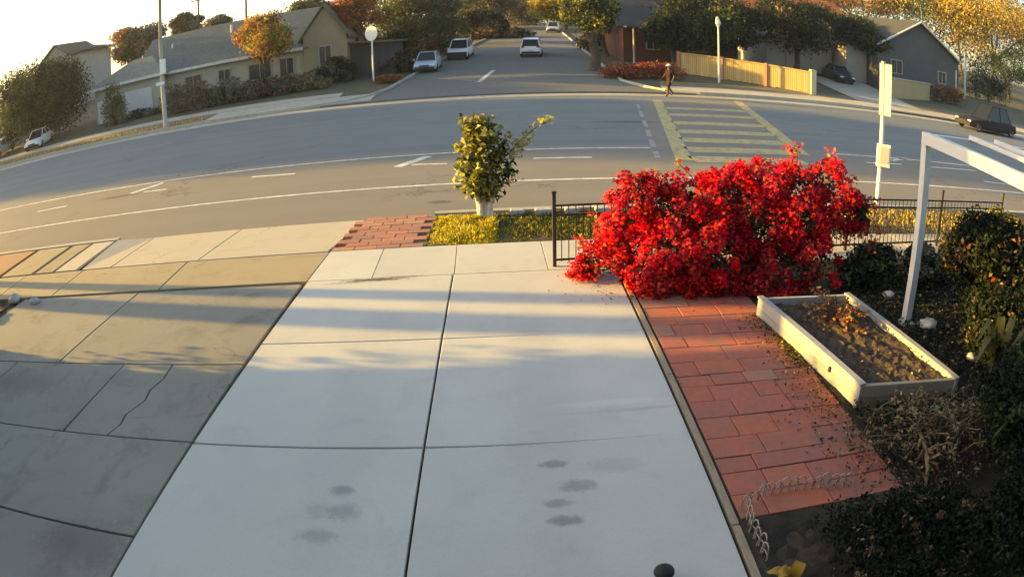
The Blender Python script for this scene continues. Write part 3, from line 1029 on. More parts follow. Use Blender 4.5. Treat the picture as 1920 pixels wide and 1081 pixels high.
blobs = [(e1.x - .05, e1.y, e1.z - .1, .18, .15, .1), (e2.x, e2.y, e2.z, .16, .12, .09), (X + .5, Y, 1.5, .1, .1, .1), (X + .62, Y, 1.18, .22, .15, .1), (X + .85, Y, 1.5, .12, .1, .1), (X + .98, Y, 1.66, .1, .1, .06), (X + .72, Y, 1.36, .16, .12, .1)]
foliage('sprig', t, blobs, 120, .14, ['l_pale', 'l_yel', 'l_lime'], [4, 1, 1], 8, .4, .42, .6, flat=None)

# ---- bougainvillea
bb = Vector((3.6, 8.1, 0))
t = thing('bougainvillea', bb, 'large sprawling bougainvillea bush covered in bright red flowers behind the brick path', 'bush')
lob = []
for (px, py, Yd, rw, ru) in [(1130, 485, 8.65, .34, .3), (1180, 450, 8.6, .42, .42), (1200, 385, 8.6, .42, .4), (1270, 405, 8.5, .5, .48), (1260, 480, 8.2, .5, .5), (1330, 385, 8.45, .45, .42),
                             (1345, 480, 8.1, .55, .55), (1400, 358, 8.5, .45, .36), (1430, 415, 8.3, .55, .48), (1460, 500, 8.0, .55, .5), (1490, 352, 8.4, .42, .34), (1500, 420, 8.1, .5, .5),
                             (1555, 335, 8.2, .34, .28), (1570, 390, 8.1, .4, .4), (1530, 490, 7.9, .42, .4), (1230, 520, 8.05, .32, .3), (1430, 338, 8.45, .42, .27), (1610, 400, 7.9, .25, .25),
                             (1420, 535, 8.0, .4, .25), (1095, 512, 8.75, .2, .16), (1300, 525, 8.05, .4, .28)]:
    p = at_y(px, py, Yd)
    lob.append((p.x, p.y, p.z, rw, rw * .9, ru))
mb = MB()
for b in lob:
    e = Vector(b[:3]); s0 = bb + Vector((random.uniform(-.25, .25), random.uniform(-.1, .1), -.05))
    q = s0.lerp(e, .5) + Vector((0, 0, .3))
    mb.tube([s0, s0.lerp(q, .5) + Vector((0, 0, .1)), q, e], [.04, .03, .022, .008], 6)
mb.build('stem', M['bark'], t, world=True, smooth=True)
foliage('leafage', t, [(b[0], b[1], b[2], b[3] * .92, b[4] * .92, b[5] * .92) for b in lob], 5500, .075, ['l_dark', 'l_green', 'l_olive', 'l_rust'], [5, 2, 2, 1], 60, .25, .6, .9, flat=.02, seed=5)
# clusters of bracts
P0, N0 = blob_points(lob, 900, .88)
vis = (N0 @ np.array([-.25, -.75, .6])) > -.55
P0, N0 = P0[vis], N0[vis]
keep = clumps(P0, 3, 12) > .07
P0, N0 = P0[keep], N0[keep]
per = 56
R0 = RNG.uniform(.07, .2, len(P0))
D = unit(RNG.normal(0, 1, (len(P0), per, 3)).reshape(-1, 3)).reshape(len(P0), per, 3)
PP = (P0[:, None] + D * (R0[:, None, None] * RNG.random((len(P0), per, 1)) ** .4)).reshape(-1, 3)
NN = unit(D.reshape(-1, 3) + np.repeat(N0, per, 0) * .8)
PP[:, 2] = np.maximum(PP[:, 2], .03)
V, F = leaf_mesh(PP, NN, .058, .8, .2, .5)
tone = np.repeat(clumps(P0, 7, 4) * .6 + RNG.random(len(P0)) * .4, per) + RNG.normal(0, .12, len(PP))
west = np.clip((2.1 - PP[:, 0]) / 1.6, 0, 1)            # coral mixed in towards the left end, painting in the low sun
mi = np.where(tone < .3, 2, np.where(tone < .68, 0, 1))
mi = np.where(RNG.random(len(PP)) < .015 + .3 * west, 3, mi)
o = fast_mesh('blossom', V, F, [M['l_red'], M['l_red2'], M['l_crim'], M['l_coral']], mi, t, world=True); o['kind'] = 'stuff'
# loose sprays over the top and the right
mb = MB(); SP = []
for (px, py, Yd) in [(1497, 272, 8.6), (1272, 306, 8.6), (1230, 330, 8.7), (1160, 345, 8.8), (1640, 385, 7.8), (1655, 440, 7.7), (1620, 420, 7.8), (1600, 340, 8.0), (1640, 470, 7.6), (1560, 285, 8.2), (1480, 275, 8.5), (1110, 400, 8.8), (1085, 450, 8.8)]:
    e = at_y(px, py, Yd); s0 = Vector(min(lob, key=lambda b: (Vector(b[:3]) - e).length)[:3])
    q = s0.lerp(e, .6) + Vector((0, 0, .06))
    mb.tube([s0, q, e], [.012, .008, .004], 5)
    for k in range(26):
        tt = random.random() ** .7
        c = q.lerp(e, tt * 1.05) if tt > .3 else s0.lerp(q, .5 + tt)
        SP.append(c + Vector((random.gauss(0, .05), random.gauss(0, .05), random.gauss(0, .05))))
mb.build('spray', M['bark'], t, world=True)['kind'] = 'stuff'
SP = np.array(SP)
V, F = leaf_mesh(SP, np.tile([[-.3, -.5, .8]], (len(SP), 1)), .06, .75, .2, .8)
o = fast_mesh('spray_blossom', V, F, [M['l_red2'], M['l_coral'], M['l_yel'], M['l_crim']], RNG.choice(4, len(SP), p=[.4, .25, .15, .2]), t, world=True); o['kind'] = 'stuff'

def petals():
    a = random.random()
    return (1.15 + 2.2 * a + random.gauss(0, .2), 7.95 - .5 * a * (1 if random.random() < .7 else .2) + random.gauss(0, .28) + .35 * (1 - a), .008)


scatter_leaves('fallen_petals', 170, petals, .035, ['l_red', 'l_crim', 'l_coral', 'l_brown'], [4, 3, 1, 2], 'fallen red petals on the ground in front of the bougainvillea', 'petals', lift=.006)

# ---- black iron fence along the pavement
fa, fb = at(1040, 499), at(1868, 456)
fd = (fb - fa); fl = Vector((fd.x, fd.y, 0)).length; fdir = Vector((fd.x, fd.y, 0)).normalized(); frz = math.atan2(fdir.y, fdir.x)
t = thing('iron_fence', fa, 'low black wrought iron fence with thin pickets running behind the red bush', 'fence')
post = MB().box((0, 0, .55), (.05, .05, 1.12)).box((0, 0, 1.12), (.065, .065, .03)).build('post', M['black_iron'], t)
posts = [0, 2.62, 5.2, fl * .775, fl]
for k, d in enumerate(posts):
    o = post if k == 0 else share(post, t)
    o.location = fdir * d; o.rotation_euler = (0, 0, frz)
for z in (.10, .78, .92):
    MB().box((fdir.x * fl / 2, fdir.y * fl / 2, z), (fl, .028, .028), frz).build('rail', M['black_iron'], t)
pk = MB().box((0, 0, .5), (.013, .013, .86)).build('picket', M['black_iron'], t)
n = int(fl / .105)
for k in range(1, n):
    d = fl * k / n
    if min(abs(d - q) for q in posts) < .04: continue
    if k == 1: pk.location = fdir * d; continue
    share(pk, t, fdir * d, frz)

# ---- white roadside pole with sign and box
pb = at(1643, 386)
t = thing('sign_pole', pb, 'white roadside pole behind the red bush with a tall narrow sign and a lower box', 'sign')
MB().tube([(0, 0, -.15), (0, 0, 3.42)], .055, 10).build('pole', M['pale_sign'], t, smooth=True)
sg = MB().box((.03, -.055, 2.76), (.3, .03, 1.2), -.5).build('sign_panel', M['pale_sign'], t)
MB().box((.03, -.055, 2.76), (.32, .024, 1.24), -.5).build('frame', M['grey_metal'], sg)
bx = MB().box((.04, -.07, 1.22), (.34, .12, .52), -.4).build('timetable_box', M['pale_sign'], t)
MB().box((.03, -.135, 1.24), (.24, .02, .38), -.4).build('window', M['sign_back'], bx)
MB().tube([(0, 0, .93), (0, 0, .97)], .06, 10).build('clamp', M['grey_metal'], t)

# ---- white painted metal arbour frame on the right
fb0 = Vector((5.46, 6.42, 0))
t = thing('arbour_frame', fb0, 'white square-tube arbour frame with a post standing behind the planter box', 'arbour')
top = at_y(1738, 258, 6.42); H = top.z
leanx = top.x - fb0.x
mb = MB()
w = .055
mb.add([(x + (leanx if z > 0 else 0), y, z) for z in (-.1, H) for (x, y) in ((-w, -w), (w, -w), (w, w), (-w, w))],
       [(3, 2, 1, 0), (4, 5, 6, 7), (0, 1, 5, 4), (1, 2, 6, 5), (2, 3, 7, 6), (3, 0, 4, 7)])
mb.build('post', M['white_metal'], t)
MB().box((.02, 0, .03), (.2, .2, .06)).build('base_plate', M['stone'], t)
share(t.children[0], t, (3.0, .1, 0))
q = at(1904, 332, H); dirb = Vector((q.x - top.x, q.y - top.y, 0)).normalized(); rzb = math.atan2(dirb.y, dirb.x)
L = 4.2
tl = Vector((leanx, 0, H))
MB().box(tl + dirb * (L / 2 - .05) + Vector((0, 0, -.01)), (L, .12, .15), rzb).build('beam', M['white_metal'], t)
MB().box(tl + Vector((1.6, .05, -.01)), (3.05, .10, .12), .03).build('beam', M['white_metal'], t)
for k, dx in enumerate((.95, 1.55)):
    MB().box(tl + Vector((dx, 0, .075)) + dirb * (L / 2 - .05), (L, .1, .06), rzb).build('slat', M['white_metal'], t)

# ---- raised planter box
zt = .265
pc = [at(1422, 556, zt), at(1590, 549, zt), at(1798, 709, zt), at(1615, 722, zt)]
c0 = sum(pc, Vector((0, 0, 0))) / 4
t = thing('planter_box', (c0.x, c0.y, 0), 'white weathered timber planter box of bare soil on the edge of the brick path', 'planter')
for k, (a, b) in enumerate(zip(pc, pc[1:] + pc[:1])):
    d = (b - a); L = Vector((d.x, d.y, 0)).length; rz = math.atan2(d.y, d.x)
    nrm = Vector((-d.y, d.x, 0)).normalized()
    m = (a + b) / 2 - nrm * .025 * (1 if True else 0)
    # boards butt end to end; a cap strip on the long sides
    inner = -1
    m = (a + b) / 2 + nrm * .028 * inner
    LL = L - (.112 if k in (0, 2) else 0)
    for zz, hh in ((.189, .126), (.060, .124)):
        o = MB().box((m.x, m.y, zz), (LL, .052, hh), rz).build('board', M['white_wood'] if k != 2 else M['grey_wood'], t, world=True)  # near end board takes the darker wood to paint in its shade
    if k in (1, 3):
        MB().box((m.x, m.y, .266), (L - .0, .085, .024), rz).build('cap', M['white_wood'], t, world=True)
    MB().box((a.x + (c0.x - a.x) * .06, a.y + (c0.y - a.y) * .045, .115), (.07, .07, .25), rz).build('corner_post', M['grey_wood'], t, world=True)
br = MB()
br.box((pc[3].x * .75 + pc[0].x * .25 - .012, pc[3].y * .75 + pc[0].y * .25, .15), (.02, .03, .06), .1).build('bracket', M['black_iron'], t, world=True)
ix = [p.lerp(c0, .07) for p in pc]
nx = 22; ny = 34; V = []
for j in range(ny + 1):
    for i in range(nx + 1):
        u_, v_ = i / nx, j / ny
        p = (ix[3].lerp(ix[2], u_)).lerp(ix[0].lerp(ix[1], u_), v_)
        V.append((p.x, p.y, .185 + random.gauss(0, .012) + .02 * math.sin(i * .9 + j * .5)))
F = [(j * (nx + 1) + i, j * (nx + 1) + i + 1, (j + 1) * (nx + 1) + i + 1, (j + 1) * (nx + 1) + i) for j in range(ny) for i in range(nx)]
MB().add(V, F).build('soil', M['soil'], t, world=True)


dry = thing('dead_plant', at(1570, 600, .2), 'withered orange-brown plant sprawling in the far end of the planter box', 'plant')
p0 = dry.location
mb = MB()
tw = []
for k in range(46):
    a = random.uniform(0, 2 * math.pi); l = random.uniform(.12, .5)
    e = p0 + Vector((math.cos(a) * l * .9, math.sin(a) * l * 1.2, random.uniform(.02, .24)))
    e.x = min(max(e.x, 3.45), 4.75)
    q = p0.lerp(e, .5) + Vector((0, 0, .08))
    mb.tube([p0, q, e], [.007, .005, .002], 4); tw += [q.lerp(e, random.random()) for _ in range(9)]
mb.build('stem', M['bark'], dry, world=True)
tw = np.array([tuple(v) for v in tw]) + RNG.normal(0, .02, (len(tw), 3))
V, F = leaf_mesh(tw, np.tile([[-.3, -.3, 1.]], (len(tw), 1)), .055, .6, .2, .8)
fast_mesh('dry_leaf', V, F, [M['l_orange'], M['l_brown'], M['l_tan'], M['l_rust']], RNG.choice(4, len(tw), p=[.3, .3, .25, .15]), dry, world=True)['kind'] = 'stuff'
scatter_leaves('planter_litter', 260, quad_pt([tuple(p) for p in ix], .205), .045, ['l_brown', 'l_tan', 'l_dark', 'l_rust'], [4, 2, 3, 1], 'fallen leaves and stubble on the soil of the planter', 'leaf litter')


def litter_path():
    v_ = random.random()
    y = 3.5 + 3.6 * v_
    x = 3.46 - abs(random.gauss(0, .2 + .12 * (1 - v_)))
    return (x, y, .006)


scatter_leaves('path_litter', 900, litter_path, .042, ['l_brown', 'l_tan', 'l_rust', 'l_dark', 'l_gold'], [4, 3, 2, 3, .6], 'dead leaves along the brick path beside the planter', 'leaf litter')
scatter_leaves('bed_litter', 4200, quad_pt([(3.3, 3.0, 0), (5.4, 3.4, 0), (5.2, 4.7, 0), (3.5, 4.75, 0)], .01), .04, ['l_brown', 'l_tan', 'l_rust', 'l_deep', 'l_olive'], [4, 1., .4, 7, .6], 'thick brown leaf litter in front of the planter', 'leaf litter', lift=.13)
scatter_leaves('edge_moss', 1100, lambda: (3.44 - abs(random.gauss(0, .07)), random.uniform(5.7, 7.1), .006), .03, ['l_olive', 'l_green', 'l_yel'], [3, 2, 2], 'yellow-green moss and weeds at the foot of the planter', 'moss')
scatter_leaves('garden_litter', 2600, quad_pt([(5.0, 4.6, 0), (8.5, 5.0, 0), (8.5, 8.8, 0), (4.9, 8.0, 0)], .0), .05, ['l_brown', 'l_dark', 'l_tan', 'l_olive'], [4, 4, 1.2, 2], 'dead leaves over the dark garden soil behind the planter', 'leaf litter', lift=.05)

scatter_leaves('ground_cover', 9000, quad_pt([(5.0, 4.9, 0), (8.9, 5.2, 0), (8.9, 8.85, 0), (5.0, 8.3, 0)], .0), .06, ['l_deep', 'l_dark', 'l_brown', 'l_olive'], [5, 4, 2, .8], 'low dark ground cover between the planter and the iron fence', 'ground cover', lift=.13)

# pale stones in the bed
for (px, py, r, lab) in [(1665, 562, .07, 'pale rounded stone on dark soil beside the far corner of the planter'), (1738, 617, .10, 'larger pale stone beside the foot of the white arbour post'),
                         (1818, 680, .06, 'small pale stone near the right rear corner of the planter')]:
    p = at(px, py, .02)
    MB().dome((0, 0, 0), (r * 1.2, r, r * .7), full=True, jit=.3).build('rock', M['stone'], None, smooth=True)
    o = COL.objects[-1]
    o = bpy.context.scene.collection.objects[-1]
    p.z = .10; o.scale = (1.25, 1.25, 1.2)
    o.location = p; tag(o, lab, 'stone', 'pale stones in the garden bed')


# ---- dark plants on the right
def shrub(name, label, c, R, n, size, mats, wt, nb=7, seed=1, group=None, cat='shrub', aspect=.55, far=False):
    t = thing(name, (c[0], c[1], c[2]), label, cat, group)
    bl = puff((c[0], c[1], c[2] + R[2] * .9), R, nb, seed)
    branches(t, Vector(c), [(b[0], b[1], b[2]) for b in bl[:6]], max(.012, .05 * R[2]), 'stem', .25)
    if far: bl += [(c[0] + k * R[0] * .36, c[1], c[2] + R[2] * .55, R[0] * .4, R[1], R[2] * .6) for k in (-2, -1, 0, 1, 2)]
    foliage('leafage', t, bl, n, size, mats, wt, 40, .35, aspect, .8, flat=c[2] + .03, seed=seed)
    return t


shrub('garden_shrub', 'dark shrub to the right of the bougainvillea behind the planter', (5.55, 7.75, 0), (.6, .5, .42), 2600, .08, ['l_dark', 'l_green', 'l_brown'], [5, 1.4, 1.2], seed=21)
shrub('garden_shrub', 'low dark shrub behind the white arbour post', (6.9, 7.9, 0), (.75, .55, .34), 2400, .08, ['l_dark', 'l_hedge', 'l_brown'], [5, 2, 1], seed=22)
shrub('garden_shrub', 'reddish-brown shrub at the right end of the iron fence', (8.4, 8.2, 0), (.8, .6, .5), 2400, .08, ['l_dark', 'l_brown', 'l_rust', 'l_olive'], [3, 3, 1.5, 2], seed=23)
shrub('garden_shrub', 'yellow-green leafy shrub at the right edge beside the fence end', (9.9, 8.6, 0), (.6, .6, .62), 1800, .09, ['l_olive', 'l_yel', 'l_dark'], [3, 2, 3], seed=24)
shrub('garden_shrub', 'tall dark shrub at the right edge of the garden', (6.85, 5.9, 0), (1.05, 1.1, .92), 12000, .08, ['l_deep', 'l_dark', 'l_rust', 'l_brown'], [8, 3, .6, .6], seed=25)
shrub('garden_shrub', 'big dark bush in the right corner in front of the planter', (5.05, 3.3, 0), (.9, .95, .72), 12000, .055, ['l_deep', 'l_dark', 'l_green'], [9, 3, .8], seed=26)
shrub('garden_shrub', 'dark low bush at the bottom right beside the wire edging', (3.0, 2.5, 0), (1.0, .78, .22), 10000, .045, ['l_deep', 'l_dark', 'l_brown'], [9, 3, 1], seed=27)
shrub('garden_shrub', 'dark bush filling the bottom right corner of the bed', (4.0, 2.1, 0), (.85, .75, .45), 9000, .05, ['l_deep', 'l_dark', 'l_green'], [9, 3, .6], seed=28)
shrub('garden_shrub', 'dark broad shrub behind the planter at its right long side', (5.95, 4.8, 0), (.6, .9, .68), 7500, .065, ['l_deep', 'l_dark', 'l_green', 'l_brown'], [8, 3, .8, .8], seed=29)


def strap_plant(name, label, base, leaves, mat, w=.05):
    t = thing(name, base, label, 'plant')
    for (a, l, h, droop) in leaves:
        mb = MB(); vs = []; n = 9
        d = Vector((math.cos(a), math.sin(a), 0)); sd = Vector((-d.y, d.x, 0))
        for i in range(n + 1):
            s_ = i / n
            c = d * (l * s_) + Vector((0, 0, h * math.sin(min(1, s_ * 1.15) * math.pi * .62) - droop * max(0, s_ - .55) ** 1.4))
            ww = w * math.sin(math.pi * (.12 + .86 * s_)) ** .7
            vs += [c - sd * ww, c + Vector((0, 0, -.3 * ww)), c + sd * ww]
        fs = []
        for i in range(n):
            fs += [(3 * i, 3 * i + 1, 3 * i + 4, 3 * i + 3), (3 * i + 1, 3 * i + 2, 3 * i + 5, 3 * i + 4)]
        mb.add(vs, fs).build('leaf', mat, t, smooth=True)
    return t


R_ = random.Random(4)
strap_plant('strap_plant', 'plant with long arching yellow-green leaves at the right edge of the garden', (5.4, 4.35, .1), [(R_.uniform(0, 6.28), R_.uniform(.35, .6), R_.uniform(.6, .95), R_.uniform(.6, 1.2)) for _ in range(14)], M['l_olive'], .05)
strap_plant('strap_plant', 'dark plant with glossy pale-edged leaves in the bottom right corner', (4.6, 2.9, .35), [(R_.uniform(0, 6.28), R_.uniform(.25, .45), R_.uniform(.35, .6), R_.uniform(.5, 1.)) for _ in range(13)], M['l_green'], .045)
strap_plant('strap_plant', 'broad yellow leaves poking up at the bottom edge beside the driveway corner', (1.93, 2.62, .0), [(R_.uniform(0, 6.28), R_.uniform(.1, .2), R_.uniform(.14, .22), .1) for _ in range(6)], M['l_gold'], .05)
# dead stalk of a spent plant
sp = thing('dead_stalk', (3.72, 3.35, 0), 'thick dry tan stalk with curling dead leaves in front of the dark bush', 'plant')
mb = MB()
mb.tube([(0, 0, -.05), (.05, .12, .10), (.13, .35, .17), (.25, .7, .16), (.3, .95, .1)], [.02, .026, .022, .016, .008], 8)
mb.build('stem', M['stalk'], sp, smooth=True)
mb = MB()
for k in range(16):
    s_ = random.random(); a = random.uniform(-2.6, .6)
    c = Vector((.02 + .25 * s_, .7 * s_, .14)); e = c + Vector((math.cos(a) * .2, math.sin(a) * .14, random.uniform(-.1, .05)))
    mb.tube([c, c.lerp(e, .5) + Vector((0, 0, .05)), e], [.012, .02, .004], 4)
mb.build('dead_leaf', M['l_brown'], sp)['kind'] = 'stuff'

# tangle of bare brown branches creeping over the bed and the end of the path
tv = thing('tangled_vine', (4.2, 4.05, 0), 'tangled brown-green creeping branches in front of the planter box', 'plant')
mb = MB(); tw = []
for k in range(80):
    a = random.uniform(0, 2 * math.pi); l = random.uniform(.3, .95)
    s0 = Vector((4.2 + random.gauss(0, .3), 4.05 + random.gauss(0, .22), .02))
    e = s0 + Vector((math.cos(a) * l, math.sin(a) * l * .55, random.uniform(.03, .3)))
    e.y = min(e.y, 4.5)
    q = s0.lerp(e, .5) + Vector((random.gauss(0, .06), random.gauss(0, .06), random.uniform(.06, .2)))
    mb.tube([s0, s0.lerp(q, .5) + Vector((0, 0, .05)), q, q.lerp(e, .6), e], [.008, .007, .006, .004, .002], 4)
    tw += [q.lerp(e, random.random()) for _ in range(16)] + [s0.lerp(q, random.random()) for _ in range(8)]
mb.build('branch', M['stalk'], tv, world=True)['kind'] = 'stuff'
tw = np.array([tuple(v) for v in tw]) + RNG.normal(0, .022, (len(tw), 3))
V, F = leaf_mesh(tw, np.tile([[-.3, -.3, 1.]], (len(tw), 1)), .05, .5, .2, .8)
fast_mesh('dry_leaf', V, F, [M['l_brown'], M['l_tan'], M['l_olive'], M['l_hedge'], M['l_dark']], RNG.choice(5, len(tw), p=[.32, .2, .18, .15, .15]), tv, world=True)['kind'] = 'stuff'

# ---- wire garden edging: one hoop after another round the corner bed
M['edging'] = plain('edging_wire', (.40, .36, .29), (.28, .25, .2), 30, .6, 0)
ed = thing('wire_edging', (1.92, 3.6, 0), 'low white wire edging of looped hoops round the corner of the dark bed', 'garden edging')
hp = MB()
hp.tube([(-.05, 0, -.03), (-.048, 0, .07), (-.03, 0, .12), (0, 0, .137), (.03, 0, .12), (.048, 0, .07), (.05, 0, -.03)], .0065, 5)
hp.tube([(-.05, 0, .045), (0, 0, .06), (.05, 0, .045)], .005, 4)
hp = hp.build('hoop', M['edging'], ed, smooth=True)
path = [at(1432, 1040), at(1405, 985), at(1398, 950), at(1440, 925), at(1500, 915), at(1560, 910), at(1605, 908)]
seg = []
for a, b in zip(path[:-1], path[1:]):
    k = max(1, int((b - a).length / .075))
    for i in range(k): seg.append((a.lerp(b, i / k), math.atan2((b - a).y, (b - a).x)))
for k, (p, rz) in enumerate(seg):
    o = hp if k == 0 else share(hp, ed)
    o.location = p - ed.location + Vector((0, 0, random.uniform(-.015, .01))); o.rotation_euler = (random.uniform(-.15, .15), 0, rz + random.uniform(-.12, .12))

# unidentified dark rounded thing at the very bottom of the picture
p = at(1246, 1068, .12)
o = thing('rounded_object', (p.x, p.y, 0), 'dark rounded top of an unidentified object at the bottom edge on the driveway', 'lamp')
MB().dome((0, 0, .10), (.075, .075, .055), nu=18, nv=7).build('cap', M['dark_trim'], o, smooth=True)
MB().tube([(0, 0, 0), (0, 0, .1)], .06, 16).build('body', M['olive' if 'olive' in M else 'grey_metal'], o, smooth=True)

# little rocks at the left edge beside the neighbour's drive
for (px, py, r, lab) in [(28, 563, .13, 'whitish rock at the left edge beside the dark bed'), (66, 567, .10, 'smaller whitish rock next to the end of the neighbour drive')]:
    p = at(px, py, 0)
    o = MB().dome((0, 0, .03), (r * 1.4, r, r * .75), full=True, jit=.35).build('rock', M['stone'], None, smooth=True)
    o.location = p; tag(o, lab, 'stone', 'rocks by the neighbour drive')
shrub('low_shrub', 'low dark plant at the left edge beside the whitish rocks', (-9.9, 8.1, 0), (.55, .45, .12), 900, .07, ['l_dark', 'l_hedge', 'l_brown'], [4, 2, 1], seed=31)

# ---- houses
def gable_roof(x0, x1, y0, y1, ze, zr, over=.4, axis='x', th=.16):
    """two slabs; ridge along axis"""
    mb = MB()
    if axis == 'x':
        ym = (y0 + y1) / 2
        for (ya, yb) in ((y0 - over, ym), (y1 + over, ym)):
            k = (zr - ze) / abs(ym - (y0 if ya < ym else y1))
            za = ze - over * k
            vs = [(x0 - over, ya, za), (x1 + over, ya, za), (x1 + over, yb, zr), (x0 - over, yb, zr)]
            vs += [(v[0], v[1], v[2] + th) for v in vs]
            mb.add(vs, [(0, 1, 2, 3), (7, 6, 5, 4), (0, 4, 5, 1), (1, 5, 6, 2), (2, 6, 7, 3), (3, 7, 4, 0)])
    else:
        xm = (x0 + x1) / 2
        for (xa, xb) in ((x0 - over, xm), (x1 + over, xm)):
            k = (zr - ze) / abs(xm - (x0 if xa < xm else x1))
            za = ze - over * k
            vs = [(xa, y0 - over, za), (xa, y1 + over, za), (xb, y1 + over, zr), (xb, y0 - over, zr)]
            vs += [(v[0], v[1], v[2] + th) for v in vs]
            mb.add(vs, [(0, 1, 2, 3), (7, 6, 5, 4), (0, 4, 5, 1), (1, 5, 6, 2), (2, 6, 7, 3), (3, 7, 4, 0)])
    return mb


def hip_roof(x0, x1, y0, y1, ze, zr, over=.4, inset=None):
    ins = inset or (y1 - y0) / 2
    ym = (y0 + y1) / 2
    X0, X1, Y0, Y1 = x0 - over, x1 + over, y0 - over, y1 + over
    v = [(X0, Y0, ze), (X1, Y0, ze), (X1, Y1, ze), (X0, Y1, ze), (X0, Y0, ze + .14), (X1, Y0, ze + .14), (X1, Y1, ze + .14), (X0, Y1, ze + .14), (x0 + ins, ym, zr), (x1 - ins, ym, zr)]
    return MB().add(v, [(3, 2, 1, 0), (0, 1, 5, 4), (1, 2, 6, 5), (2, 3, 7, 6), (3, 0, 4, 7), (4, 5, 9, 8), (5, 6, 9), (6, 7, 8, 9), (7, 4, 8)])


def window(parent, x, y, z, w, h, face='y', bars=1):
    """frame proud of the wall, pane set in it"""
    fr = MB(); d = .09
    def bx(cx, cz, sx, sz, dep, off):
        if face == 'y': fr.box((x + cx, y - off, z + cz), (sx, dep, sz))
        else: fr.box((x + off * (1 if face == 'x+' else -1), y + cx, z + cz), (dep, sx, sz))
    bx(0, h / 2, w + d, d, .1, .05); bx(0, -h / 2, w + d, d, .12, .06); bx(-w / 2, 0, d, h - d, .1, .05); bx(w / 2, 0, d, h - d, .1, .05)
    for k in range(bars): bx(-w / 2 + w * (k + 1) / (bars + 1), 0, .05, h - d, .07, .05)
    f = fr.build('window', M['window_trim'], parent, world=True)
    pn = MB()
    if face == 'y': pn.box((x, y - .015, z), (w - .02, .03, h - .02))
    else: pn.box((x + .015 * (1 if face == 'x+' else -1), y, z), (.03, w - .02, h - .02))
    pn.build('pane', M['window_dark'], f, world=True)
    return f


def garage_door(parent, x, y, z0, w, h, mat='door_white', nx=4, nz=4):
    f = MB().box((x, y - .04, z0 + h / 2), (w, .06, h)).build('garage_door', M[mat], parent, world=True)
    pw, ph = w / nx, h / nz
    first = None
    for i in range(nx):
        for j in range(nz):
            c = Vector((x - w / 2 + pw * (i + .5), y - .085, z0 + ph * (j + .5)))
            if first is None:
                first = MB().box((0, 0, 0), (pw - .08, .03, ph - .08)).build('panel', M[mat], f)
                first.location = c - _off(f)
            else: share(first, f, c - _off(f))
    return f


# the house the driveway belongs to, behind the viewer
hw = thing('garage_front', (0, -.6, 0), 'beige garage front at the head of the driveway', 'house')
MB().prism([(-4.2, -7), (7.2, -7), (7.2, -.55), (-4.2, -.55)], -.1, 4.25).build('wall', M['beige_wall'], hw, world=True)
MB().prism([(-4.6, -.6), (7.6, -.6), (7.6, .75), (-4.6, .75)], 4.05, 4.2).build('eave', M['white_trim'], hw, world=True)  # overhang carried forward to darken the near drive
gable_roof(-4.2, 7.2, -7, -.55, 4.3, 5.9, .3).build('roof', M['grey_shingle'], hw, world=True)
garage_door(hw, -.7, -.55, 0, 4.6, 2.2, 'door_white', 4, 4)
window(hw, 4.6, -.55, 1.5, 1.6, 1.2)

# =================================================================== FAR SIDE
def wheel(parent, x, y, r=.33, w=.22):
    s_ = 1 if y > 0 else -1
    o = MB().tube([(0, -w / 2, 0), (0, w / 2, 0)], r * .35, 14).build('wheel', M['dark_trim'], parent)
    o.location = (x, y, r)
    tv = MB()
    prof = [(-w / 2, r * .62), (-w / 2, r * .93), (-w * .35, r), (w * .35, r), (w / 2, r * .93), (w / 2, r * .62)]
    n = 20; vs = []; fs = []
    for (yy, rr) in prof:
        for k in range(n): vs.append((rr * math.cos(2 * math.pi * k / n), yy, rr * math.sin(2 * math.pi * k / n)))
    for i in range(len(prof) - 1):
        for k in range(n): fs.append((i * n + k, i * n + (k + 1) % n, (i + 1) * n + (k + 1) % n, (i + 1) * n + k))
    tv.add(vs, fs).build('tyre', M['tyre'], o, smooth=True)
    rim = MB(); rim.disc((0, s_ * w * .36, 0), r * .63, (0, 1, 0), .02, 18)
    for k in range(5):
        a = 2 * math.pi * k / 5
        rim.box((math.cos(a) * r * .34, s_ * w * .40, math.sin(a) * r * .34), (r * .58, .02, r * .14), ry=-a)
    rim.build('rim', M['rim'], o)
    return o


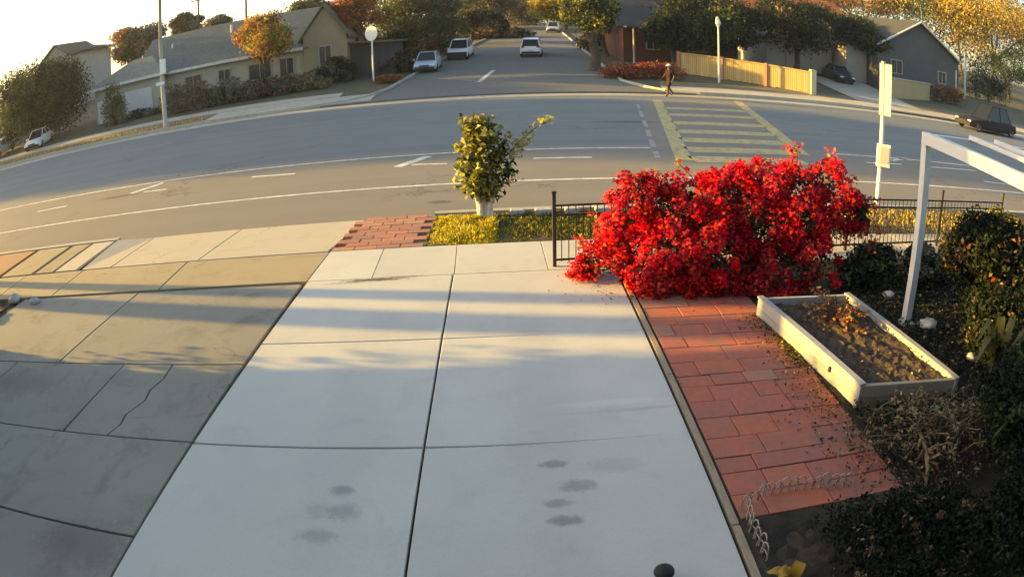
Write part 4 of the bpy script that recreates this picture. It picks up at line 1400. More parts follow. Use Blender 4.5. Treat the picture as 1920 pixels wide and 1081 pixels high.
def car(name, label, loc, rz, paint, kind='sedan', L=4.6, W=1.8, H=1.45, group=None):
    """x forward. body lofted along its length, greenhouse on top"""
    t = thing(name, loc, label, 'car', group, rz)
    h = L / 2; w = W / 2
    if kind == 'sedan':
        st = [(-h, .42, .72, .80), (-h + .12, .30, .90, .93), (-h + .75, .22, .96, 1.), (-.9, .2, .95, 1.), (.75, .2, .92, 1.), (h - .75, .22, .84, .99), (h - .2, .28, .74, .93), (h, .38, .62, .80)]
        gh = [(-h + .7, .95, .82), (-h + 1.35, H, .64), (.15, H, .66), (1.1, .91, .84)]
    else:
        st = [(-h, .42, .86, .86), (-h + .1, .3, 1.02, .96), (-h + .6, .24, 1.06, 1.), (-.9, .22, 1.05, 1.), (.8, .22, 1.03, 1.), (h - .7, .24, .98, .99), (h - .18, .3, .88, .93), (h, .42, .72, .82)]
        gh = [(-h + .12, 1.05, .84), (-h + .5, H, .70), (.3, H, .72), (1.15, 1.02, .86)]
    n = 8
    vs = []; fs = []
    for (x_, z0, z1, k) in st:
        ww = w * k
        zm = z0 + (z1 - z0) * .55
        ring = [(x_, -ww * .9, z0), (x_, -ww, z0 + .12), (x_, -ww, zm), (x_, -ww * .93, z1 - .03), (x_, -ww * .75, z1), (x_, ww * .75, z1), (x_, ww * .93, z1 - .03), (x_, ww, zm), (x_, ww, z0 + .12), (x_, ww * .9, z0)]
        vs += ring
    m_ = 10
    for i in range(len(st) - 1):
        for k in range(m_): fs.append((i * m_ + k, (i + 1) * m_ + k, (i + 1) * m_ + (k + 1) % m_, i * m_ + (k + 1) % m_))
    fs.append(tuple(range(m_))); fs.append(tuple((len(st) - 1) * m_ + k for k in range(m_ - 1, -1, -1)))
    o = MB().add(vs, fs).build('body', paint, t, smooth=True)
    try:
        me = o.data; me.set_sharp_from_angle(angle=math.radians(35))
    except Exception: pass
    # greenhouse: roof skin painted, panes as separate glass
    (xa, za, ka), (xb, zb, kb), (xc, zc, kc), (xd, zd, kd) = gh
    A = [(xa, -w * ka, za - .03), (xa, w * ka, za - .03)]; B = [(xb, -w * kb, zb), (xb, w * kb, zb)]
    Cc = [(xc, -w * kc, zc), (xc, w * kc, zc)]; Dd = [(xd, -w * kd, zd - .03), (xd, w * kd, zd - .03)]
    rf = MB()
    Q = [Vector(v) for v in A + B + Cc + Dd]
    crown = Vector(((xb + xc) / 2, 0, H + .05))
    rf.add([B[0], B[1], Cc[1], Cc[0], tuple(crown)], [(0, 4, 1), (1, 4, 2), (2, 4, 3), (3, 4, 0)])
    for a, b in ((Q[0], Q[2]), (Q[1], Q[3]), (Q[4], Q[6]), (Q[5], Q[7])): rf.tube([a, b], .045, 6)
    for s_ in (0, 1):
        mdl = (Q[2 + s_] + Q[4 + s_]) / 2; low = Vector((mdl.x - .05, (Q[0 + s_].y + Q[6 + s_].y) / 2, .95))
        rf.tube([mdl, low], .04, 6); rf.tube([Q[2 + s_], Q[4 + s_]], .035, 6)
    rf.build('roof', paint, t)
    sc_ = lambda pts, k: [Vector(p) for p in pts]
    MB().add([A[0], A[1], B[1], B[0]], [(0, 1, 2, 3)]).build('rear_window', M['glass'], t)
    MB().add([Dd[1], Dd[0], Cc[0], Cc[1]], [(0, 1, 2, 3)]).build('windscreen', M['glass'], t)
    for s_ in (0, 1):
        MB().add([A[s_], B[s_], Cc[s_], Dd[s_]], [(0, 1, 2, 3) if s_ else (3, 2, 1, 0)]).build('side_window', M['glass'], t)
    for x_ in (-h + .85, h - .88):
        for s_ in (-1, 1): wheel(t, x_, s_ * (w - .1))
    zf = .66 if kind == 'sedan' else .76
    for s_ in (-1, 1):
        MB().box((h - .10, s_ * w * .66, zf), (.12, .32, .13)).build('headlight', M['chrome'], t)
        MB().box((-h + .07, s_ * w * .70, zf + .12), (.1, .26, .16 if kind == 'sedan' else .3)).build('tail_light', M['tail'], t)
        MB().box((.85, s_ * (w + .06), .98), (.14, .16, .12)).build('mirror', paint, t)
    MB().box((h - .02, 0, .42), (.09, W * .82, .2)).build('bumper', M['dark_trim'], t)
    MB().box((-h + .02, 0, .45), (.09, W * .82, .2)).build('bumper', M['dark_trim'], t)
    MB().box((h + .0, 0, .60), (.05, W * .4, .12)).build('grille', M['dark_trim'], t)
    MB().box((-h - .03, 0, .62), (.02, .32, .15)).build('number_plate', M['plate'], t)
    return t


def carpaint(name, c, rough=.3):
    s = NT(name)
    col = s.mix(s.ramp(s.noise(2, 5), [(.35, 0.), (.7, 1.)]), c, tuple(v * .9 for v in c))
    s.fin(col, rough, .5)
    s.b.inputs['Coat Weight'].default_value = .5
    return s.mat


P_white = carpaint('white_car_paint', (.68, .68, .66))
P_blue = carpaint('pale_blue_car_paint', (.34, .43, .46))
P_silver = carpaint('silver_car_paint', (.45, .46, .46))
P_maroon = carpaint('dark_maroon_car_paint', (.022, .012, .009), .55)
P_maroon.node_tree.nodes['Principled BSDF'].inputs['Coat Weight'].default_value = 0
P_maroon.node_tree.nodes['Principled BSDF'].inputs['Specular IOR Level'].default_value = .15
P_black = carpaint('dark_grey_car_paint', (.035, .037, .04))


def sp_at(px, py):
    v = sst(px, py); return Vector((v[0], v[1], gz(v[1])))


up = math.atan(.07)
def uphill(o):
    o.rotation_mode = 'XYZ'
    rz = o.rotation_euler.z
    o.rotation_euler = (Matrix.Rotation(up, 4, 'X') @ Matrix.Rotation(rz, 4, 'Z')).to_euler()


SDIR = math.atan2(1, .17)
p = sp_at(803, 131)
c_ = car('parked_car', 'pale blue sedan parked at the left kerb of the side street', p, SDIR + math.pi + .12, P_blue, 'sedan'); uphill(c_)
p = sp_at(864, 108)
c_ = car('parked_car', 'white car with a dark nose parked behind the pale blue sedan', p, SDIR + math.pi + .05, P_white, 'suv', 4.7, 1.85, 1.7); uphill(c_)
MB().box((2.3, 0, .5), (.14, 1.72, .5)).build('front_guard', M['dark_trim'], c_)
p = sp_at(997, 103)
c_ = car('moving_car', 'white car driving away up the middle of the side street', p, math.atan2(1, .12), P_white, 'suv', 4.5, 1.85, 1.62); uphill(c_)
p = sp_at(1038, 60)
c_ = car('far_car', 'small distant silver car high up the side street', p, SDIR + math.pi, P_silver, 'sedan'); uphill(c_)
c_ = car('roadside_car', 'dark maroon car parked along the far kerb at the right edge', (35.4, 34.2, ROAD_Z), math.radians(181), P_maroon, 'sedan', 6.0, 2.2, 2.0)
c_ = car('driveway_car', 'dark grey car parked up the driveway left of the grey garage', (31.3, 51.5, gz(51.5)), math.radians(-97), P_black, 'sedan'); uphill(c_)
c_ = car('driveway_car', 'white car parked under the big dark round tree on the far left', (-37.6, 43.6, gz(43.6)), math.radians(-70), P_white, 'sedan'); uphill(c_)
c_ = car('driveway_car', 'pale car at the left edge beyond the far pavement', (-44.6, 44.8, gz(44.8)), math.radians(-80), P_silver, 'sedan'); uphill(c_)


# ---- person walking on the far end of the crossing
def person(loc, rz):
    t = thing('person', loc, 'person in a white cap, dark red top and brown shorts on the far crossing', 'person', None, rz)
    skin_m = plain('skin', (.13, .075, .05), None, 8, .6, 0)
    shirt = plain('dark_red_cloth', (.022, .002, .002), None, 10, .85, 0)
    short = plain('brown_cloth', (.03, .018, .008), None, 10, .85, 0)
    shoe = plain('dark_shoe', (.03, .025, .02), None, 10, .7, 0)
    cap = plain('white_cap_cloth', (.75, .70, .66), None, 10, .8, 0)
    hair = plain('dark_hair', (.03, .02, .015), None, 10, .8, 0)
    # x forward, y left; one joint per vertex
    J = {'pel': (0, 0, .96, .14, .12), 'sp': (.0, 0, 1.12, .135, .11), 'ch': (.02, 0, 1.33, .155, .12), 'ne0': (.02, 0, 1.47, .07, .07), 'ne': (.03, 0, 1.54, .055, .055), 'hd': (.05, 0, 1.64, .085, .09), 'ht': (.045, 0, 1.73, .075, .08),
         'sl': (.02, .18, 1.42, .065, .065), 'el': (-.1, .24, 1.14, .043, .043), 'wl': (.02, .25, .92, .03, .03), 'hl': (.06, .25, .85, .035, .022),
         'sr': (.02, -.18, 1.42, .065, .065), 'er': (.08, -.24, 1.15, .043, .043), 'wr': (.26, -.22, .99, .03, .03), 'hr': (.33, -.21, .95, .035, .022),
         'hpl': (0, .09, .9, .1, .1), 'kl': (.2, .1, .5, .062, .062), 'al': (.2, .1, .1, .042, .042), 'fl': (.33, .11, .045, .04, .035),
         'hpr': (0, -.09, .9, .1, .1), 'kr': (.02, -.1, .5, .062, .062), 'ar': (-.26, -.1, .16, .042, .042), 'fr': (-.15, -.11, .06, .04, .035)}
    E = [('pel', 'sp'), ('sp', 'ch'), ('ch', 'ne0'), ('ne0', 'ne'), ('ne', 'hd'), ('hd', 'ht'), ('ch', 'sl'), ('sl', 'el'), ('el', 'wl'), ('wl', 'hl'), ('ch', 'sr'), ('sr', 'er'), ('er', 'wr'), ('wr', 'hr'),
         ('pel', 'hpl'), ('hpl', 'kl'), ('kl', 'al'), ('al', 'fl'), ('pel', 'hpr'), ('hpr', 'kr'), ('kr', 'ar'), ('ar', 'fr')]
    for s_, hk in ((1, 'hl'), (-1, 'hr')):
        b = J[hk]
        for i, (dy, ln) in enumerate(((-.027, .07), (-.009, .08), (.009, .075), (.027, .06))):
            a1 = 'f%s%d' % (hk, i); a2 = a1 + 'b'
            J[a1] = (b[0] + .03, b[1] + dy * .8, b[2] - ln * .55, .011, .011)
            J[a2] = (b[0] + .035 - .01, b[1] + dy * .8, b[2] - ln, .009, .009)
            E += [(hk, a1), (a1, a2)]
        a1 = 't' + hk
        J[a1] = (b[0] + .045, b[1] - s_ * .03, b[2] - .005, .011, .011); J[a1 + 'b'] = (b[0] + .065, b[1] - s_ * .032, b[2] - .035, .009, .009)
        E += [(hk, a1), (a1, a1 + 'b')]
    keys = list(J); ix_ = {k: i for i, k in enumerate(keys)}
    me = bpy.data.meshes.new('body'); me.from_pydata([J[k][:3] for k in keys], [(ix_[a], ix_[b]) for a, b in E], [])
    o = link('body', me, t)
    md = o.modifiers.new('skin', 'SKIN'); md.use_smooth_shade = True
    lay = me.skin_vertices[0].data
    for i, k in enumerate(keys): lay[i].radius = (J[k][3] * (1.4 if J[k][3] > .09 else 1.25 if J[k][3] > .04 else 1), J[k][4] * (1.5 if J[k][3] > .09 else 1.3 if J[k][3] > .04 else 1)); lay[i].use_root = (k == 'pel')
    sb = o.modifiers.new('sub', 'SUBSURF'); sb.levels = 1; sb.render_levels = 1
    dg = bpy.context.evaluated_depsgraph_get(); ev = o.evaluated_get(dg)
    nm = bpy.data.meshes.new_from_object(ev); o.modifiers.clear(); o.data = nm
    nm.materials.clear()
    for m in (skin_m, shirt, short, shoe): nm.materials.append(m)
    for f in nm.polygons:
        c = f.center
        m = 0
        if c.z < .11: m = 3
        elif c.x < -.2 and c.z < .2 and abs(c.y) < .2: m = 3
        elif abs(c.y) < .2 and .56 < c.z < .98: m = 2
        elif .98 <= c.z < 1.49 and abs(c.y) < .215: m = 1
        elif c.z > 1.2 and c.z < 1.49: m = 1
        f.material_index = m; f.use_smooth = True
    MB().box((.135, 0, 1.635), (.035, .022, .04)).build('nose', skin_m, t)
    MB().box((.125, 0, 1.59), (.012, .045, .01)).build('mouth', shirt, t)
    for s_ in (-1, 1):
        MB().box((.125, s_ * .03, 1.665), (.012, .022, .01)).build('eye', hair, t)
        MB().box((.05, s_ * .088, 1.64), (.03, .014, .05)).build('ear', skin_m, t)
    MB().dome((.03, 0, 1.66), (.105, .098, .10), nu=16, nv=6).build('hair', hair, t, smooth=True)
    cp = MB(); cp.dome((.045, 0, 1.70), (.115, .105, .10), nu=16, nv=6); cp.prism([(.10, -.085), (.21, -.06), (.24, 0), (.21, .06), (.10, .085)], 1.695, 1.71)
    cp.build('cap', cap, t, smooth=True)
    return t


pp = at(1256, 181, ROAD_Z + .02)
pr = person((pp.x, pp.y, ROAD_Z + .02), math.radians(200))
pr.scale = (1.2, 1.25, 1.06)


# long house on the left
gb = gz(47.5)
hs = thing('long_house', (-22, 50, gz(49)), 'long low cream house with a grey shingle roof and white garage door on the left', 'house')
MB().prism([(-33.6, 48.2), (-26.2, 48.2), (-26.2, 55), (-33.6, 55)], 0, 3.75).build('wall', M['cream_wall'], hs, world=True)
hip_roof(-33.6, -26.2, 48.2, 55, 3.75, 5.7, .5, 2.6).build('roof', M['pale_shingle'], hs, world=True)
MB().prism([(-26.15, 49.6), (-13.6, 49.6), (-13.6, 58), (-26.15, 58)], 0, 3.9).build('wall', M['cream_wall'], hs, world=True)
rf = gable_roof(-29.5, -13.6, 49.6, 58.4, 4.0, 7.1, .5).build('roof', M['grey_shingle'], hs, world=True)
MB().tube([(-21, 52.6, 5.4), (-21, 52.6, 6.9)], .12, 8).build('vent_pipe', M['white_trim'], rf, world=True)
MB().tube([(-26.9, 52.2, 5.2), (-26.9, 52.2, 6.3)], .1, 8).build('vent_pipe', M['white_trim'], rf, world=True)
MB().box((-21.5, 49.0, 3.72), (15.9, .06, .24)).build('gutter', M['white_trim'], hs, world=True)
MB().box((-29.9, 47.66, 3.78), (8.4, .06, .24)).build('gutter', M['white_trim'], hs, world=True)
garage_door(hs, -28.6, 48.2, gb - .1, 2.9, 2.35)
MB().box((-32.6, 48.15, gb + .95), (1.5, .08, 2.1)).build('door', M['door_white'], hs, world=True)
for (x_, w_) in ((-23.6, 1.6), (-20.6, 1.1), (-17.4, 2.0)): window(hs, x_, 49.6, 2.4, w_, 1.3)
window(hs, -15.1, 49.6, 2.4, 1.2, 1.5)
# gabled wing
gw = thing('gabled_wing', (-12, 50, gz(50)), 'tan gabled house front beside the orange tree left of the side street', 'house')
MB().prism([(-13.55, 49.2), (-10.1, 49.2), (-10.1, 57), (-13.55, 57)], 0, 4.6).build('wall', M['tan_wall'], gw, world=True)
MB().add([(-13.55, 49.2, 4.6), (-10.1, 49.2, 4.6), (-11.8, 49.2, 6.9), (-13.55, 49.4, 4.6), (-10.1, 49.4, 4.6), (-11.8, 49.4, 6.9)], [(0, 1, 2), (5, 4, 3), (0, 3, 4, 1), (1, 4, 5, 2), (2, 5, 3, 0)]).build('gable', M['tan_wall'], gw, world=True)
gable_roof(-13.55, -10.1, 49.2, 57, 4.62, 6.95, .35, 'y').build('roof', M['brown_shingle'], gw, world=True)
window(gw, -11.8, 49.2, 3.0, 1.0, 1.4)
MB().prism([(-10.05, 50.5), (-6.6, 50.5), (-6.6, 56), (-10.05, 56)], 0, 3.5).build('carport_shade', M['dark_shingle'], gw, world=True)  # solid dark block painting the shade inside an open car shelter
MB().box((-8.3, 52.8, 3.62), (4.2, 6.4, .16), ry=.05).build('porch_roof', M['brown_shingle'], gw, world=True)
# two-storey house on the skyline
ts = thing('tall_house', (-59, 76, gz(76)), 'two-storey grey house rising behind the dark round tree on the skyline', 'house')
MB().prism([(-63.5, 75), (-54.2, 75), (-54.2, 83), (-63.5, 83)], 0, 10.0).build('wall', M['beige_wall'], ts, world=True)
gable_roof(-62.5, -56.6, 74.6, 83, 10.3, 12.2, .5, 'y').build('roof', M['dark_shingle'], ts, world=True)
MB().add([(-62.5, 74.75, 9.9), (-56.6, 74.75, 9.9), (-59.55, 74.75, 12.1), (-62.5, 75.1, 9.9), (-56.6, 75.1, 9.9), (-59.55, 75.1, 12.1)], [(0, 1, 2), (5, 4, 3), (0, 3, 4, 1), (1, 4, 5, 2), (2, 5, 3, 0)]).build('gable', M['beige_wall'], ts, world=True)
hip_roof(-56.6, -53.6, 75, 83, 10.1, 10.9, .6, 1.2).build('roof', M['dark_shingle'], ts, world=True)
window(ts, -55.6, 75, 9.0, 1.3, .9); window(ts, -58.9, 75, 8.8, 1.3, 1.1); window(ts, -61.6, 75, 8.8, 1.2, 1.1)

# grey gabled garage house on the right
gr = thing('grey_house', (41, 52, gz(51)), 'dark grey gabled house with white roof edges right of the uphill driveway', 'house')
MB().prism([(35.8, 51), (47.5, 51), (47.5, 60), (35.8, 60)], .2, 5.2).build('wall', M['grey_siding'], gr, world=True)
MB().add([(35.8, 51, 5.2), (47.5, 51, 5.2), (41.3, 51, 8.1), (35.8, 51.2, 5.2), (47.5, 51.2, 5.2), (41.3, 51.2, 8.1)], [(0, 1, 2), (5, 4, 3), (0, 3, 4, 1), (1, 4, 5, 2), (2, 5, 3, 0)]).build('gable', M['grey_siding'], gr, world=True)
gable_roof(35.8, 46.8, 51, 60, 5.25, 8.15, .6, 'y').build('roof', M['dark_shingle'], gr, world=True)
for (xa, xb) in ((35.2, 41.3), (47.4, 41.3)):
    za, zb = 4.95, 8.2
    MB().tube([(xa, 50.36, za), (xb, 50.36, zb)], .11, 6).build('bargeboard', M['white_trim'], gr, world=True)
window(gr, 38.2, 51, 3.2, 1.5, 1.3); window(gr, 44.8, 51, 3.0, 1.2, 1.2)
MB().box((47.0, 50.9, 2.4), (.12, .14, 3.4)).build('downpipe', M['white_trim'], gr, world=True)
MB().prism([(33.2, 53), (35.75, 53), (35.75, 59), (33.2, 59)], .2, 4.7).build('side_wall', M['beige_wall'], gr, world=True)
MB().box((34.3, 55.8, 4.85), (3.6, 6.8, .18), ry=-.16).build('side_roof', M['dark_shingle'], gr, world=True)
# pale garage behind the driveway car
pg = thing('pale_garage', (29.5, 56, gz(56)), 'pale low garage at the top of the driveway behind the dark grey car', 'garage')
MB().prism([(25.6, 55.5), (33.0, 55.5), (33.0, 62), (25.6, 62)], .3, 4.2).build('wall', M['beige_wall'], pg, world=True)
hip_roof(25.6, 33.0, 55.5, 62, 4.2, 5.6, .5, 2.6).build('roof', M['dark_shingle'], pg, world=True)
garage_door(pg, 29.8, 55.5, gz(55.5), 4.4, 2.3, 'beige_wall', 6, 4)
# red roofed house behind
rr = thing('red_roof_house', (37, 74, gz(74)), 'house with a sunlit orange-red tiled roof behind the pale garage', 'house')
MB().prism([(30, 72), (46, 72), (46, 82), (30, 82)], 1, 7.4).build('wall', M['beige_wall'], rr, world=True)
gable_roof(30, 46, 72, 82, 7.4, 10.4, .6).build('roof', M['red_tile'], rr, world=True)
window(rr, 33, 72, 5.6, 1.6, 1.3); window(rr, 42, 72, 5.6, 1.6, 1.3)
# rust coloured house behind the right street tree
rh = thing('rust_house', (14, 55, gz(55)), 'rust-red timber house half hidden behind the street tree and red shrubs', 'house')
MB().prism([(11.6, 54), (22, 54), (22, 62), (11.6, 62)], .3, 4.4).build('wall', M['rust_wall'], rh, world=True)
gable_roof(11.6, 22, 54, 62, 4.4, 6.8, .6).build('roof', M['dark_shingle'], rh, world=True)
window(rh, 14.2, 54, 2.9, 1.2, 1.3); window(rh, 18.2, 54, 2.9, 1.8, 1.3)
for x_ in (12.2, 16.0): MB().tube([(x_, 52.6, gz(52.6)), (x_, 52.6, 4.1)], .1, 8).build('porch_post', M['beige_wall'], rh, world=True)
MB().box((14.2, 53.0, 4.15), (5.4, 1.8, .14)).build('porch_roof', M['dark_shingle'], rh, world=True)
# house up the side street
uh = thing('uphill_house', (3, 118, gz(118)), 'brown house closing the far end of the side street', 'house')
MB().prism([(-9, 132), (7, 132), (7, 142), (-9, 142)], 3, 8.6).build('wall', M['tan_wall'], uh, world=True)
gable_roof(-9, 7, 132, 142, 8.6, 11.6, .6).build('roof', M['brown_shingle'], uh, world=True)
window(uh, -5, 132, 7.2, 1.6, 1.3); window(uh, 2, 132, 7.2, 1.6, 1.3)



def board_fence(name, label, a, b, h, mat, bw=.16, post_every=2.2, zoff=0., post_mat=None):
    a, b = Vector(a), Vector(b)
    t = thing(name, (a.x, a.y, gz(a.y)), label, 'fence')
    d = (b - a); L = d.length; n = int(L / bw); rz = math.atan2(d.y, d.x)
    br_ = MB().box((0, 0, h / 2), (bw - .02, .035, h)).build('board', mat, t)
    for k in range(n):
        p_ = a.lerp(b, (k + .5) / n)
        loc = Vector((p_.x, p_.y, gz(p_.y) + random.uniform(-.02, .04))) - t.location
        o = br_ if k == 0 else share(br_, t)
        o.location = loc; o.rotation_euler = (0, 0, rz)
    m = int(L / post_every)
    for k in range(m + 1):
        p_ = a.lerp(b, k / m)
        MB().box((p_.x, p_.y - .07, gz(p_.y) + h * .53), (.24, .18, h * 1.12), rz).build('post', post_mat or mat, t, world=True)
    r_ = MB()
    r_.tube([(a.x, a.y - .05, gz(a.y) + h + .02), (b.x, b.y - .05, gz(b.y) + h + .02)], .06, 6)
    r_.build('rail', mat, t, world=True)
    return t


board_fence('board_fence', 'sunlit tan board fence with posts behind the person on the right', tuple(at_y(1272, 140, 47.4)[:2]), tuple(at_y(1518, 140, 41.4)[:2]), 1.55, M['fence_wood'], .16, 3.0, post_mat=M['terracotta'])
gp = at_y(1524, 140, 41.2)
MB().box((gp.x, gp.y, gz(41.2) + .85), (.42, .42, 1.9)).build('gate_post', M['pale_concrete'], None)
o = bpy.context.scene.collection.objects[-1]; tag(o, 'pale stone post at the right end of the tan board fence', 'post')
lw = thing('low_wall', (36, 46, gz(46)), 'low sunlit tan stucco wall in front of the grey gabled house', 'wall')
MB().prism([(32.4, 44.6), (39.8, 47.2), (39.7, 47.5), (32.3, 44.9)], 0, 2.15).build('wall', M['tan_stucco'], lw, world=True)
MB().prism([(32.3, 44.5), (39.9, 47.1), (39.8, 47.6), (32.2, 45.0)], 2.15, 2.24).build('coping', M['pale_concrete'], lw, world=True)

# ---- poles and signs on the far side
b0 = sp_at(311, 240)
t = thing('utility_pole', b0, 'grey-white utility pole with a box halfway up in front of the long house', 'pole')
MB().tube([(0, 0, -.2), (0, 0, 4), (0, 0, 9.5)], [.17, .14, .11], 12).build('pole', M['gutter_concrete'], t, smooth=True)
MB().box((.16, -.12, 4.15), (.34, .3, 1.0)).build('box', M['pale_sign'], t)
MB().box((-.1, -.15, 3.05), (.6, .14, .22), .3).build('bracket', M['pale_sign'], t)
for k, (x_, y_, h_) in enumerate([(-28.6, 62, 9.8), (-23.8, 64, 10.6)]):
    t = thing('distant_pole', (x_, y_, gz(y_)), ['thin distant utility pole left of the far dark conifer', 'thin distant utility pole right of the far dark conifer'][k], 'pole', 'distant utility poles behind the long house')
    MB().tube([(0, 0, 0), (0, 0, h_)], [.16, .1], 8).build('pole', M['bark'], t)
    MB().box((0, 0, h_ - .5), (1.6, .1, .12), .4).build('crossarm', M['bark'], t)
b0 = at_y(700, 140, 46.8); b0.z = gz(46.8)
top_ = at_y(697, 63, b0.y)
t = thing('round_sign', b0, 'round pale sign seen from behind on a thin pole at the street corner', 'sign')
MB().tube([(0, 0, -.1), (0, 0, top_.z - b0.z + .3)], .06, 8).build('pole', M['pale_sign'], t)
MB().disc((-.03, -.07, top_.z - b0.z), .56, (.55, 1, -.05), .03, 24).build('sign_plate', M['pale_sign'], t)
b0 = sp_at(1808, 185)
t = thing('white_post', b0, 'slim white post in front of the dark bush on the far right', 'pole')
MB().tube([(0, 0, -.1), (.1, 0, 4.9)], .13, 8).build('pole', M['white_trim'], t)
t = thing('lamp_post', (16.2, 43.4, gz(43.4)), 'white lamp post rising above the tan board fence', 'lamp post')
MB().tube([(0, 0, -.1), (0, 0, 4.0)], [.09, .06], 8).build('pole', M['white_trim'], t)
MB().tube([(0, 0, 4.0), (0, 0, 4.3), (-.1, -.1, 4.75)], [.1, .22, .1], 8).build('lamp_head', M['white_trim'], t)


# ---- far plants
def far_shrub(label, px0, px1, pbase, ptop, Y, n, size, mats, wt, seed, name='hedge_shrub', cat='shrub', group=None, depth=.9):
    w_ = (px1 - px0) * .1
    a, b = at_y(px0 - w_, pbase, Y), at_y(px1 + w_, pbase, Y)
    n = int(n * 2.4); size *= 1.15
    z0 = gz(Y); zt_ = at_y((px0 + px1) / 2, ptop, Y).z
    cx = (a.x + b.x) / 2; R = ((b.x - a.x) / 2, max(.5, depth), max(.35, (zt_ - z0) / 2))
    return shrub(name, label, (cx, Y, z0), (R[0], R[1], R[2] * 1.05), n, size, mats, wt, 9, seed, group, cat, .6, True)


far_shrub('grey-brown hedge beside the utility pole in front of the long house', 312, 400, 205, 140, 44.6, 1500, .16, ['l_hedge', 'l_brown', 'l_olive'], [4, 2, 1], 41)
far_shrub('grey-green hedge under the orange tree', 385, 470, 195, 135, 45.0, 1500, .16, ['l_hedge', 'l_olive', 'l_dark'], [4, 1, 1], 42)
far_shrub('dark green hedge left of the gabled wing', 455, 535, 185, 140, 45.3, 1300, .16, ['l_hedge', 'l_dark', 'l_brown'], [3, 2, 2], 43)
far_shrub('tan-brown low hedge in front of the gabled wing', 520, 610, 172, 132, 46.0, 1300, .15, ['l_brown', 'l_tan', 'l_hedge'], [3, 2, 2], 44)
far_shrub('dark green shrub left of the round sign', 592, 662, 150, 100, 48.5, 1500, .15, ['l_dark', 'l_green', 'l_hedge'], [4, 2, 2], 45)
far_shrub('dark shrub right of the round sign', 712, 775, 138, 92, 51, 1200, .15, ['l_dark', 'l_rust', 'l_green'], [4, 1, 1], 46)
far_shrub('low red shrub at the foot of the round sign', 708, 750, 158, 142, 45.6, 700, .11, ['l_rust', 'l_brown', 'l_orange'], [4, 2, 1], 47)
far_shrub('red-leaved shrub left of the person on the far corner', 1130, 1195, 148, 112, 43.6, 1000, .12, ['l_rust', 'l_crim', 'l_brown'], [4, 1, 2], 48)
far_shrub('red-brown shrub directly behind the person', 1190, 1275, 150, 108, 43.9, 1200, .12, ['l_rust', 'l_brown', 'l_crim'], [4, 2, 1], 49)
far_shrub('reddish hedge right of the low tan wall', 1742, 1802, 195, 150, 47.5, 1000, .15, ['l_rust', 'l_brown', 'l_dark'], [3, 3, 1], 50)
far_shrub('dark rounded bush right of the white post', 1815, 1885, 190, 112, 57, 1800, .2, ['l_dark', 'l_hedge', 'l_green'], [5, 1, 1], 51)
far_shrub('narrow grey-green conifer between the white door and garage door', 200, 236, 250, 142, 45.5, 1100, .16, ['l_olive', 'l_hedge', 'l_brown'], [2, 3, 1], 52, depth=.6)
far_shrub('dark hedge at the left kerb higher up the side street', 868, 988, 84, 50, 82, 1800, .26, ['l_dark', 'l_olive', 'l_brown'], [3, 2, 2], 54, depth=2.)
far_shrub('dark shrubbery at the right kerb higher up the side street', 1092, 1185, 98, 52, 64, 1600, .2, ['l_dark', 'l_olive', 'l_rust'], [3, 2, 1], 55, depth=1.5)
far_shrub('rust-brown hedge behind the parked cars on the side street', 735, 860, 100, 58, 63, 1800, .2, ['l_brown', 'l_rust', 'l_olive', 'l_dark'], [3, 2, 2, 2], 56, depth=1.2)
far_shrub('dark shrubs on the bank behind the round sign', 652, 775, 130, 46, 58, 2200, .2, ['l_dark', 'l_rust', 'l_green'], [5, 1, 1], 57, depth=1.)
far_shrub('low dark shrub under the garage window of the long house', 236, 305, 232, 200, 46.5, 700, .14, ['l_dark', 'l_hedge'], [3, 2], 53)


def px_tree(name, label, px, py_c, rpx, rpy, Y, n, size, mats, wt, seed, r0=.2, nb=9, group=None, cat='tree', depth=None, base_px=None, shell=.3, cell=90, squash=.8, low=()):
    c = at_y(px, py_c, Y)
    e = at_y(px + rpx, py_c, Y); R = abs(e.x - c.x)
    q = at_y(px, py_c - rpy if py_c - rpy > -400 else py_c, Y); RZ = abs(q.z - c.z)
    bx = at_y(base_px, py_c, Y).x if base_px else c.x
    bl = puff(tuple(c), (R, depth or R, RZ), nb, seed, squash)
    for (lx_, ly_, lr) in low:
        p_ = at_y(lx_, ly_, Y - .5); bl.append((p_.x, p_.y, p_.z, R * lr, R * lr, RZ * lr))
    return tree(name, label, cat, Vector((bx, Y, gz(Y))), bl, n, size, mats, wt, r0, group, shell, seed, cell, dense=2.6)


px_tree('round_tree', 'big dark rounded tree over the white car on the far left', 74, 184, 88, 96, 47.0, 15000, .2, ['l_deep', 'l_dark', 'l_green'], [3, 3, 3], 61, .3, 10, shell=.25, low=((40, 215, .5), (85, 212, .5), (122, 205, .42), (22, 240, .4), (60, 165, .6), (105, 160, .55)))
px_tree('street_tree', 'golden orange autumn tree in front of the long house', 495, 74, 58, 62, 46.3, 3600, .17, ['l_gold', 'l_orange', 'l_olive', 'l_yel'], [4, 2.2, 2.2, 1.5], 62, .16, 11)
px_tree('street_tree', 'red-orange autumn tree beside the gabled wing', 668, 28, 62, 52, 52.5, 3600, .18, ['l_rust', 'l_orange', 'l_olive'], [4, 3, 2], 63, .16, 10)
px_tree('street_tree', 'tall olive-green tree over the parked cars on the left of the side street', 785, 30, 98, 66, 60, 5600, .22, ['l_olive', 'l_green', 'l_brown'], [4, 3, 1.5], 64, .25, 11, base_px=755)
px_tree('street_tree', 'dark tree with thick trunk at the right kerb of the side street', 1112, 22, 62, 58, 47.5, 4200, .17, ['l_olive', 'l_green', 'l_dark', 'l_yel'], [3, 2, 2, 1.6], 65, .42, 10)
px_tree('street_tree', 'sunlit yellow-green tree overhanging the side street', 1070, 15, 75, 42, 58, 3600, .2, ['l_yel', 'l_lime', 'l_gold'], [4, 3, 1], 66, .22, 9, base_px=1135)
